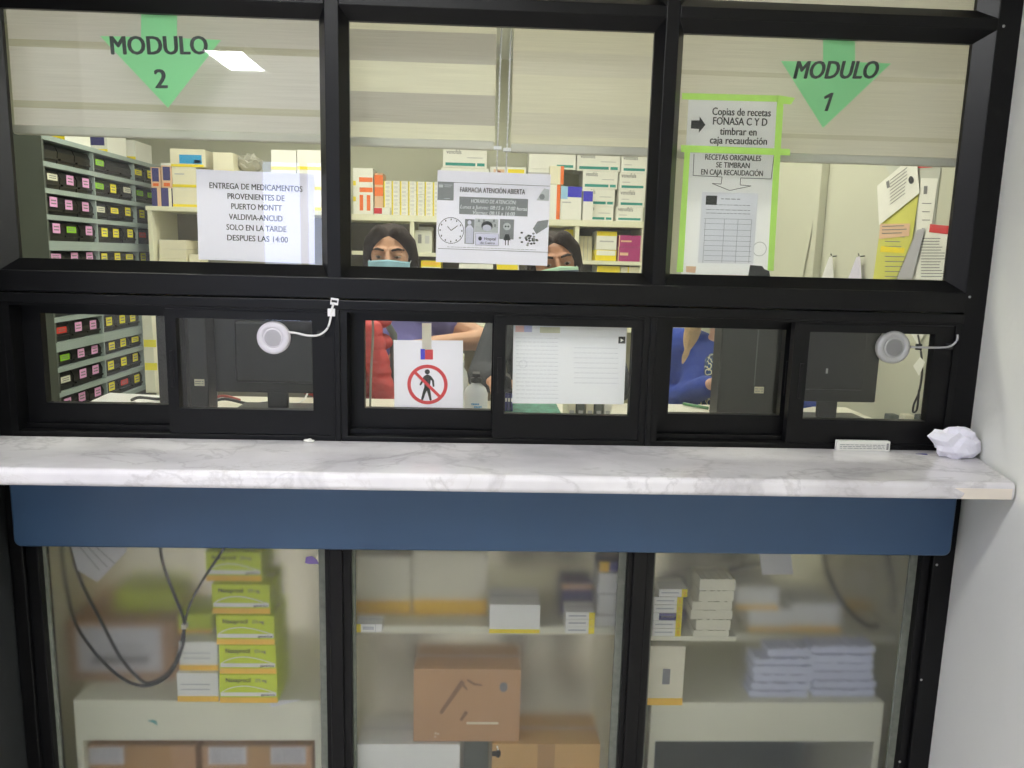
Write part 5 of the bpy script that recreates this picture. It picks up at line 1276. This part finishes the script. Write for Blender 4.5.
# --- right cabinet
ux0, ux1, uz0, uz1 = pxbox(650, 882, 702, 741, NY+.01)
u = thing('low_shelf_unit', 'cream low shelf unit under the folded linen behind the third frosted pane', 'shelf unit', (0, NY+.01, 0))
box('front_board', (ux0, ux1, 0, .016, uz0, uz1), M_MEL, u, .001); box('top_board', (ux0, ux1, .016, .36, uz1-.018, uz1), M_MEL, u)
box('side_panel', (ux0, ux0+.016, 0, .36, 0, uz0), M_MEL, u); box('side_panel', (ux1-.016, ux1, 0, .36, 0, uz0), M_MEL, u)
box('back_panel', (ux0+.016, ux1-.016, .34, .35, 0, uz1-.018), mat('slate_board', (110, 120, 120), .6), u)
zU = uz1+.0006
zS3 = at(760, 634, .11).z
shelf_in(.396, 1.09, zS3, .11, 'cream shelf board behind the third frosted pane')
zV = zS3+.0006
# white boxes with yellow end, stacked near the glass on a small ledge
lg = thing('wire_ledge', 'narrow pale ledge carrying the small white boxes behind the third pane', 'ledge', (0, 0, 0)); 
zl = at(668, 636, .0155).z
x0, x1, _, _ = pxbox(651, 735, 600, 636, .0155)
box('ledge_board', (.396, x1+.006, .0165, .108, zl-.012, zl), M_MEL, lg, .001)
z_ = zl+.0004; hh = .0198
for i in range(6):
    q = (653.5, 682) if i < 5 else (658, 686)
    x0, x1, _, _ = pxbox(q[0], q[1], 600, 620, .0155)
    carton('medicine_box', 'white box with yellow end stacked by the third pane, %s' % ('lowest', 'second from below', 'third from below with navy face', 'fourth from below', 'fifth from below', 'topmost')[i], x0, x1, z_, z_+hh, .0155, .07, M_WHITE,
           ([(.8, 1, 0, 1, M_YEL), (.86, .94, .3, .7, M_AMBER)] + ([(.2, .8, .05, .95, M_NAVY), (.28, .74, .4, .6, M_WHITE)] if i == 2 else [(.08, .7, .45, .6, M_LGREYP)])), group='small white boxes with yellow ends by the third pane', bevel=.0008); z_ += hh+.0006
x0, x1, _, _ = pxbox(664, 689, 600, 620, .11)
carton('medicine_box', 'blurred navy box behind the small white boxes', x0, x1, zV, zV+.125, .125, .08, M_NAVY)
z_ = zl+.0004
def folded(name, label, x0, x1, z0, h, Y, d, m, group, cat, wob):
    bm = bmesh.new(); n = 14; rnd = random.Random(label)
    pr = [(x0, z0), (x1, z0)] ; W = x1-x0
    top = [(x1-W*k/n, z0+h*(1+rnd.uniform(-wob, wob)*.5)) for k in range(n+1)]
    left = [(x0-wob*.004, z0+h*.5)]; right = [(x1+wob*.01, z0+h*.5)]
    o_ = [(x0, z0)]+[(x0+W*k/4, z0) for k in range(1, 4)]+[(x1, z0)]+right+top+left
    prism(bm, o_, Y, Y+d); o = obj(name, bm, m, bevel=0)
    for p in o.data.polygons: p.use_smooth = False
    return tag(o, label, cat, group)
creamc = mat('cream_packet', (236, 232, 206), .7, 0, .04, 14, .1)
for i in range(6):
    x0, x1, _, _ = pxbox((695, 697, 691, 692, 698, 698)[i], (730, 731, 732, 731, 732, 733)[i], 600, 620, .0155)
    hq = (.017, .028, .024, .022, .028, .030)[i]
    folded('folded_packet', 'cream folded packet in the pile beside the small white boxes, %s' % ('lowest', 'second from below', 'third from below', 'fourth from below', 'fifth from below', 'topmost')[i], x0, x1, z_, hq-.001, .0155, .07, creamc, 'cream folded packets', 'packet', .12); z_ += hq
bx_px = ((748, 793, 600, 627, .125), (791, 842, 595, 628, .125), (736, 779, 577, 602, .12))
z_ = zV
for i, (q0, q1, t0, t1, Y_) in enumerate(bx_px):
    x0, x1, _, _ = pxbox(q0, q1, t0, t1, Y_); hb = (.062, .078, .062)[i]
    zz = zV if i < 2 else zV+.0795
    carton('medicine_box', ('white box with amber base on the third cabinet shelf', 'taller white box with amber base on the third cabinet shelf', 'white box with amber base lying on top of the other two')[i], x0, x1, zz if i < 2 else zV+.0632, (zz if i < 2 else zV+.0632)+hb, Y_, .12, M_WHITE, [(0, 1, 0, .2, M_AMBER)])
x0, x1, _, _ = pxbox(843, 876, 580, 612, .24)
carton('medicine_box', 'very blurred cream box at the far corner of the third cabinet', x0, x1, zV, zV+.12, .26, .12, M_CREAM, [(0, 1, 0, .2, M_AMBER)])
a = [at(*q, .03) for q in ((757, 541), (789, 541), (793, 574), (762, 574.5))]; o = a[0]
t = thing('taped_paper', 'small white paper taped inside the top of the third frosted pane', 'paper', tuple(o)); bm = bmesh.new(); prism(bm, [(p.x-o.x, p.z-o.z) for p in a], 0, .0004); obj('paper', bm, M_PAPER, t)
hang('black cable drooping across the top of the third pane', [(640, 596), (690, 592), (725, 572), (760, 563), (790, 545), (800, 510)], .10)
hang('black cable curving down beside the blurred cream box', [(822, 510), (824, 560), (835, 590), (850, 612), (868, 626), (878, 624)], .10, .005)
hang('thin black cable near the end of the third pane', [(884, 510), (888, 560), (893, 590), (893, 612)], .11, .004)
# tall white yellow box
x0, x1, _, z1 = pxbox(647, 684, 646, 700, .0155)
t = carton('medicine_box', 'tall white box with amber base standing on the shelf unit beside the post', max(x0, .397), x1, zU, z1, .0155, .10, M_CREAM, [(0, 1, 0, .12, M_AMBER), (.42, .62, .36, .62, M_GREYP)])
# folded linen piles
lin = mat('pale_blue_linen', (216, 220, 236), .9, 0, .05, 10, .4, bscale=30)
def pile(px0, px1, tops, group, who, Y):
    z_ = zU
    for i, hq in enumerate(tops):
        dx = random.uniform(-.012, .010); x0, x1, _, _ = pxbox(px0, px1, 650, 690, Y)
        bm = bmesh.new(); W = x1-x0; H = hq; D = .054; n = 10
        # folded cloth: two layers joined by a rounded fold on the outer side
        pr = []
        for k in range(n+1): pr.append((x0+dx+W*k/n, z_+random.uniform(0, .0015)))
        for k in range(1, 6): a_ = -PI/2+PI*k/6; pr.append((x1+dx+math.cos(a_)*H*.5, z_+H/2+math.sin(a_)*H/2))
        for k in range(n+1): pr.append((x1+dx-W*k/n, z_+H-.001-random.uniform(0, .005)*(1 if 0 < k < n else 0)))
        for k in range(1, 4): a_ = PI/2+PI*k/4; pr.append((x0+dx+math.cos(a_)*H*.28, z_+H/2+math.sin(a_)*H/2*.9))
        prism(bm, pr, Y+random.uniform(0, .006), Y+D)
        o = obj('folded_linen', bm, lin); tag(o, 'pale blue folded cloth in the %s pile, layer %s' % (who, ('one', 'two', 'three', 'four', 'five', 'six', 'seven')[i]+' from below'), 'cloth', group); z_ += hq+.0006
pile(754, 808, (.020, .022, .022, .024, .020), 'shorter pile of folded cloths', 'shorter', .046)
pile(814, 872, (.022, .022, .024, .024, .024, .022), 'taller pile of folded cloths', 'taller', .052)
x0, x1, _, _ = pxbox(753, 800, 650, 690, .14)
folded('folded_linen', 'loose blurred cloth lying on the shorter pile', x0, x1-.02, zU+.1115, .02, .052, .05, lin, None, 'cloth', .3)

# ================================================================== PEOPLE
def ico(c, r, M=None):
    bm = bmesh.new(); bmesh.ops.create_icosphere(bm, subdivisions=2, radius=1.0)
    r = (r, r, r) if not isinstance(r, (tuple, list)) else r
    out = [Vector((v.co.x*r[0]+c[0], v.co.y*r[1]+c[1], v.co.z*r[2]+c[2])) for v in bm.verts]; bm.free()
    return [M @ p for p in out] if M else out
def hull(bm, *balls, M=None):
    vs = []
    for c, r in balls: vs += [bm.verts.new(p) for p in ico(c, r, M)]
    res = bmesh.ops.convex_hull(bm, input=vs)
    junk = [v for v in res['geom_interior'] if isinstance(v, bmesh.types.BMVert)]
    bmesh.ops.delete(bm, geom=junk, context='VERTS')
def fuse(name, bm, mats, parent, voxel, smooth=4, cut=None):
    """weld overlapping volumes into one continuous skin"""
    me = bpy.data.meshes.new(name); bm.to_mesh(me); bm.free()
    o = bpy.data.objects.new(name, me); COL.objects.link(o)
    r = o.modifiers.new('r', 'REMESH'); r.mode = 'VOXEL'; r.voxel_size = voxel; r.use_smooth_shade = True
    s = o.modifiers.new('s', 'SMOOTH'); s.factor = .5; s.iterations = smooth
    bpy.context.view_layer.update(); dg = bpy.context.evaluated_depsgraph_get()
    m2 = bpy.data.meshes.new_from_object(o.evaluated_get(dg)); m2.name = name
    COL.objects.unlink(o); bpy.data.objects.remove(o); bpy.data.meshes.remove(me)
    if cut:
        b2 = bmesh.new(); b2.from_mesh(m2); bmesh.ops.delete(b2, geom=[v for v in b2.verts if cut(v.co)], context='VERTS'); b2.to_mesh(m2); b2.free()
    m2.materials.clear()
    for m in (mats if isinstance(mats, (list, tuple)) else [mats]): m2.materials.append(m)
    for p in m2.polygons: p.use_smooth = True
    o = bpy.data.objects.new(name, m2); COL.objects.link(o); o.parent = parent; return o
def hand(bm, wrist, d, palm_n, side=1):
    d = d.normalized(); n = (palm_n-d*palm_n.dot(d)).normalized(); s = d.cross(n)*side
    hull(bm, (wrist, (.022, .022, .022)), (wrist+d*.03+s*.018, .014), (wrist+d*.03-s*.018, .014))
    hull(bm, (wrist+d*.03+s*.02, .014), (wrist+d*.03-s*.02, .014), (wrist+d*.085+s*.029, .011), (wrist+d*.088-s*.029, .011))
    for k, (off, l) in enumerate(((-.030, .072), (-.0105, .080), (.0105, .074), (.030, .058))):
        a = wrist+d*.084+s*off; b = a+d*l*.42+n*.008; c = b+d*l*.32+n*.016; e = c+d*l*.20+n*.018
        hull(bm, (a, .0092), (b, .0086)); hull(bm, (b, .0086), (c, .008)); hull(bm, (c, .008), (e, .007))
    a = wrist+d*.028-s*.024; b = a+d*.032-s*.026+n*.008; c = b+d*.030-s*.008+n*.010
    hull(bm, (a, .013), (b, .0105)); hull(bm, (b, .0105), (c, .0085))
def person(label, loc, rz, H, skin, hair, top, legs, armL, armR, sleeve, head_rot=(0, 0, 0), hair_len=.26, mask=None, mask_edge=None, top2=None, lean=(0, 0), iris=(60, 40, 30), open_front=None):
    """faces -Y; armL/armR: elbow and wrist positions relative to the shoulder (L = picture-left side, -X)"""
    t = thing('person', label, 'person', loc, (0, 0, rz)); k = H/1.62
    P = lambda x, y, z: Vector((x*k + lean[0]*max(0, z-.9), y*k + lean[1]*max(0, z-.9), z*k))
    sk = bmesh.new(); cl = bmesh.new(); tr = bmesh.new(); sh = bmesh.new()
    pel, wai, che, nek = P(0, 0, .86), P(0, 0, 1.02), P(0, .0, 1.20), P(0, .015, 1.345)
    hull(sk, (pel, (.15*k, .105*k, .09*k)), (wai, (.125*k, .09*k, .06*k))); hull(sk, (wai, (.125*k, .09*k, .06*k)), (che, (.145*k, .10*k, .09*k)))
    hull(sk, (che, (.145*k, .10*k, .08*k)), (P(0, .01, 1.30), (.135*k, .07*k, .04*k))); hull(sk, (P(0, .01, 1.31), .06*k), (nek, .05*k)); hull(sk, (nek, .05*k), (P(0, .005, 1.43), .048*k))
    hull(cl, (pel+V((0, 0, -.02)), (.17*k, .125*k, .09*k)), (wai, (.145*k, .11*k, .06*k))); hull(cl, (wai, (.145*k, .11*k, .06*k)), (che, (.163*k, .122*k, .09*k)))
    hull(cl, (che, (.163*k, .122*k, .08*k)), (P(0, .012, 1.295), (.152*k, .082*k, .045*k)))
    for sx in (-1, 1): hull(sk, (P(sx*.06, -.085, 1.17), (.055*k, .035*k, .055*k)), (che, .09*k)); hull(cl, (P(sx*.065, -.09, 1.17), (.066*k, .045*k, .066*k)), (che, .10*k))
    for sx, (el, wr, pn) in ((-1, armL), (1, armR)):
        s0 = P(sx*.165, .012, 1.295); e = s0+Vector(el); w_ = s0+Vector(wr)
        hull(sk, (P(sx*.09, .01, 1.29), .055*k), (s0, .052*k)); hull(sk, (s0, .052*k), (e, .038*k)); hull(sk, (e, .038*k), (w_, .026*k))
        fd = (w_-e).normalized(); hand(sk, w_+fd*.012, fd, Vector(pn), sx)
        hull(cl, (P(sx*.09, .01, 1.29), .068*k), (s0, .066*k))
        if sleeve == 'long':
            hull(cl, (s0, .066*k), (e, .053*k)); hull(cl, (e, .053*k), (w_-fd*.01, .040*k))
        else:
            q = s0+(e-s0)*.28; hull(cl, (s0, .066*k), (q, .058*k))
    for sx in (-1, 1):
        h0, kn, an = P(sx*.085, 0, .82), P(sx*.09, -.01, .46), P(sx*.09, .02, .09)
        hull(sk, (h0, .085*k), (kn, .052*k)); hull(sk, (kn, .052*k), (an, .034*k)); hull(sk, (an, .034*k), (P(sx*.095, -.13, .035), .026*k), (P(sx*.09, .05, .035), .03*k))
        hull(tr, (P(sx*.07, 0, .87), (.10*k, .115*k, .07*k)), (h0, .10*k)); hull(tr, (h0, .10*k), (kn, .072*k)); hull(tr, (kn, .072*k), (an+V((0, 0, .02)), .058*k))
        hull(sh, (P(sx*.092, .045, .045), (.042, .05, .042)), (P(sx*.098, -.15, .036), (.042, .04, .030)))
    # head
    hc = P(0, -.012, 1.50)
    Mh = Matrix.Translation(hc) @ Matrix.Rotation(head_rot[2], 4, 'Z') @ Matrix.Rotation(head_rot[1], 4, 'Y') @ Matrix.Rotation(head_rot[0], 4, 'X')
    hull(sk, ((0, .014, .028), (.074, .092, .084)), ((0, -.016, -.005), (.066, .072, .072)), M=Mh)
    hull(sk, ((0, -.018, -.01), (.064, .068, .06)), ((0, -.052, -.084), (.026, .026, .022)), ((.036, -.012, -.062), .022), ((-.036, -.012, -.062), .022), M=Mh)
    hull(sk, ((0, -.084, .018), .0085), ((0, -.106, -.024), .0115), M=Mh)
    for sx in (-1, 1):
        hull(sk, ((0, -.100, -.028), .007), ((sx*.012, -.093, -.028), .0075), M=Mh)
        hull(sk, ((sx*.075, .014, -.004), (.009, .016, .028)), ((sx*.070, .006, -.022), (.008, .010, .012)), M=Mh)
        hull(sk, ((sx*.012, -.078, .034), .009), ((sx*.045, -.068, .034), .010), M=Mh)
        hull(sk, ((sx*.018, -.074, .0185), .0055), ((sx*.032, -.080, .0185), .0065), ((sx*.046, -.070, .0175), .0055), M=Mh)
        hull(sk, ((sx*.036, -.064, -.024), (.022, .018, .020)), ((sx*.03, -.05, -.01), .02), M=Mh)
    hull(sk, ((-.02, -.080, -.056), .006), ((.02, -.080, -.056), .006), ((0, -.090, -.053), .006), M=Mh)
    hull(sk, ((-.016, -.080, -.064), .006), ((.016, -.080, -.064), .006), ((0, -.088, -.065), .0065), M=Mh)
    fuse('body', sk, skin, t, .0042, 3)
    fuse('top', cl, top, t, .008, 5); fuse('trousers', tr, legs, t, .009, 5)
    fuse('shoes', sh, mat('black_shoe', (28, 28, 30), .4), t, .007, 3)
    if top2 is not None:   # garment worn underneath, showing at the open front
        b = bmesh.new(); hull(b, (P(0, -.028, 1.25), (.06*k, .105*k, .05*k)), (P(0, -.04, 1.10), (.085*k, .102*k, .07*k)), (P(0, -.035, .93), (.10*k, .10*k, .05*k)))
        fuse('blouse', b, top2, t, .008, 4)
    # eyes, brows
    for sx in (-1, 1):
        b = bmesh.new(); hull(b, ((sx*.032, -.0725, .011), (.0140, .0125, .0058)), M=Mh); obj('eye', b, mat('eye_white', (156, 138, 124), .3), t, smooth=True)
        b = bmesh.new(); hull(b, ((sx*.032, -.0815, .0095), (.006, .0045, .0050)), M=Mh); obj('iris', b, mat('dark_iris', iris, .2), t, smooth=True)
        b = bmesh.new(); hull(b, ((sx*.016, -.084, .033), .004), ((sx*.036, -.082, .038), .0045), M=Mh); hull(b, ((sx*.036, -.082, .038), .0045), ((sx*.054, -.068, .034), .003), M=Mh); obj('eyebrow', b, hair, t, smooth=True)
    # hair
    b = bmesh.new()
    hull(b, ((0, .030, .046), (.084, .094, .083)), M=Mh); hull(b, ((0, .05, .02), (.086, .08, .085)), ((0, .055, -.06), (.07, .05, .05)), M=Mh)
    for sx in (-1, 1):
        hull(b, ((sx*.035, -.040, .092), .030), ((sx*.068, -.022, .060), .024), M=Mh)
        hull(b, ((sx*.070, -.018, .058), .024), ((sx*.082, .002, -.01), .020), ((sx*.07, .04, .0), .03), M=Mh)
        hull(b, ((sx*.080, .008, -.005), .020), ((sx*.086, .020, -.11), .026), ((sx*.055, .055, -.08), .03), M=Mh)
        if hair_len > .15: hull(b, ((sx*.086, .02, -.10), .027), ((sx*.10, .0, -hair_len), .026), ((sx*.05, .075, -hair_len), .02), M=Mh)
    fuse('hair', b, hair, t, .006, 3)
    if mask is not None:
        b = bmesh.new(); nu, nv = 28, 18; g = []
        for j in range(nv+1):
            v = j/nv; z = -.007-.098*v; row = []
            for i in range(nu+1):
                s = -1+2*i/nu; an = s*1.22
                wd_ = .074-.012*max(0, v-.5); dep = .116+.016*math.sin(PI*min(1, v*1.15))*(1-abs(s)**1.5)
                pl = .0016*(1 if (v*7 % 1) < .5 else -1)*(1-abs(s)**3)
                x = wd_*math.sin(an)/math.sin(1.22); y = -(dep+pl)*math.cos(an)**.75 + .004
                row.append(b.verts.new(Mh @ Vector((x, y, z-.012*(1-abs(s))*(v-.0)+.010*(1-abs(s))*(1-v)))))
            g.append(row)
        for j in range(nv):
            for i in range(nu): f = b.faces.new((g[j][i], g[j+1][i], g[j+1][i+1], g[j][i+1])); f.smooth = True; f.material_index = 1 if (mask_edge is not None and j < 2) else 0
        solid(b, geom=b.faces[:], thickness=.0012)
        mk = obj('face_mask', b, [mask, mask_edge or mask], t)
        b = bmesh.new()
        for sx in (-1, 1):
            tube(b, [Mh @ Vector(p) for p in smooth_path([(sx*.072, -.028, -.012), (sx*.080, .0, .012), (sx*.083, .024, .020), (sx*.083, .034, -.004), (sx*.078, .012, -.045), (sx*.066, -.03, -.10)])], .0016, 6)
        obj('ear_loop', b, M_WPLAS, mk)
    return t
M_SKIN = mat('warm_skin', (205, 156, 124), .5, 0, .05, 10); M_SKIN2 = mat('tan_skin', (176, 124, 92), .5, 0, .05, 10); M_SKIN3 = mat('fair_skin', (222, 178, 150), .5, 0, .05, 10)
M_HAIR = mat('dark_brown_hair', (44, 32, 27), .65, 0, .3, 30, .5, spec=.2, bscale=180); M_HAIRB = mat('blond_hair', (214, 180, 128), .5, 0, .2, 30, .6, bscale=180)
M_MASKB = mat('pale_blue_mask', (150, 196, 214), .8, 0, .04, 20); M_MASKN = mat('navy_print_mask', (58, 70, 104), .8, 0, .3, 60); M_MASKE = mat('mint_mask_edge', (180, 216, 190), .7)
M_VIO = mat('violet_blue_scrub', (108, 104, 170), .85, 0, .12, 10, .3, bscale=24); M_CHAR = mat('charcoal_cardigan', (52, 54, 60), .9, 0, .1, 30, .3); M_BLUEC = mat('royal_blue_cardigan', (28, 58, 150), .9, 0, .12, 20, .4, bscale=40)
M_TROU = mat('dark_trousers', (40, 42, 52), .85, 0, .1, 20)
M_FLOR = floral_mat('floral_print', (40, 52, 44), ((226, 120, 180), (200, 96, 160), (150, 190, 90)), 55); M_LEOP = floral_mat('blue_cream_print', (22, 60, 110), ((20, 26, 50), (24, 70, 120), (226, 220, 170)), 45)
p1 = at(391, 256, 1.12)
person('woman with long dark hair and pale blue mask in a violet top', (p1.x, 1.12, 0), 0.0, 1.655, M_SKIN, M_HAIR, M_VIO, M_TROU,
       ((-.13, -.08, -.14), (.02, -.26, -.09), (0, 0, -1)), ((.175, -.05, -.075), (.0, -.23, -.07), (0, 0, -1)), 'short', (0.04, .0, 0), .30, M_MASKB)
p2 = at(554, 256, .96)
person('woman with navy mask in charcoal cardigan over a floral blouse', (p2.x, .96, 0), 0.12, 1.64, M_SKIN2, M_HAIR, M_CHAR, M_TROU,
       ((-.09, -.16, -.15), (-.08, -.37, -.13), (0, 0, -1)), ((.06, -.09, -.20), (-.04, -.30, -.10), (0, 0, -1)), 'long', (-.02, -.14, -.06), .12, M_MASKN, M_MASKE, M_FLOR)
p3 = at(728, 300, .86)
person('woman in royal blue cardigan leaning behind the computer case', (p3.x, .86, 0), -0.45, 1.58, M_SKIN3, M_HAIRB, M_BLUEC, M_TROU,
       ((-.03, -.04, -.21), (.15, -.20, -.10), (0, 0, -1)), ((.12, -.10, -.18), (.0, -.28, -.12), (0, 0, -1)), 'long', (.20, 0, .5), .34, None, None, M_LEOP, (0, -.10))
# red jacket hung on a high stool back
JY = .76
pj = at(374, 360, JY)
ch = thing('high_stool', 'grey high stool under the red jacket', 'stool', (pj.x-.02, JY, 0))
box('seat', (-.17, .14, -.02, .17, .74, .79), M_STEELD, ch, .01)
for sx in (-1, 1):
    for sy in (0, .15):
        bm = bmesh.new(); tube(bm, [(sx*.13-.015, sy, .745), (sx*.16-.015, sy, 0)], .013, 8); obj('leg', bm, M_STEELD, ch)
bm = bmesh.new(); tube(bm, [(-.17, 0, .77), (-.17, -.03, 1.30), (-.12, -.03, 1.36), (.05, -.03, 1.36), (.085, -.03, 1.30), (.10, 0, .77)], .013, 8); obj('back_frame', bm, M_STEELD, ch)
M_REDJ = mat('red_padded_jacket', (200, 66, 62), .8, 0, .18, 14, .7, bscale=30)
jk = thing('red_jacket', 'red padded jacket hung over the stool back behind the middle hatch', 'jacket', (pj.x-.02, JY-.03, 1.0))
bm = bmesh.new()
for i in range(8):      # padded channels
    z0 = .33-.068*i; wv = .006*math.sin(i*2.1)
    hull(bm, ((-.165+wv, 0, z0), (.055, .052, .030)), ((.03+wv, 0, z0+.012), (.055, .052, .030)), ((-.06, -.012, z0-.004), (.09, .05, .030)))
fuse('jacket_body', bm, M_REDJ, jk, .007, 2)
bm = bmesh.new()
for i in range(8):
    z0 = .33-.042*i; x0 = .012+.010*i; hull(bm, ((x0, -.055-.004*i, z0), (.046-.001*i, .044, .020)), ((x0+.008, -.058-.004*i, z0-.020), (.044-.001*i, .043, .018)))
s_ = fuse('sleeve', bm, M_REDJ, jk, .007, 2)
bm = bmesh.new(); hull(bm, ((.092, -.090, -.002), (.040, .040, .008)), ((.095, -.092, -.014), (.038, .038, .008))); obj('cuff', bm, M_WPLAS, s_, smooth=True)
cable('pull_cable', 'pale cord hanging in front of the red jacket', [V((at(371, 318, .07).x, .075, 1.46)), V((at(373, 335, .09).x, .09, 1.37)), V((at(371, 370, .10).x, .10, 1.27)), V((at(369.5, 402, .10).x, .10, ZW+.004))], .0030, mat('grey_cord', (170, 166, 150), .5))
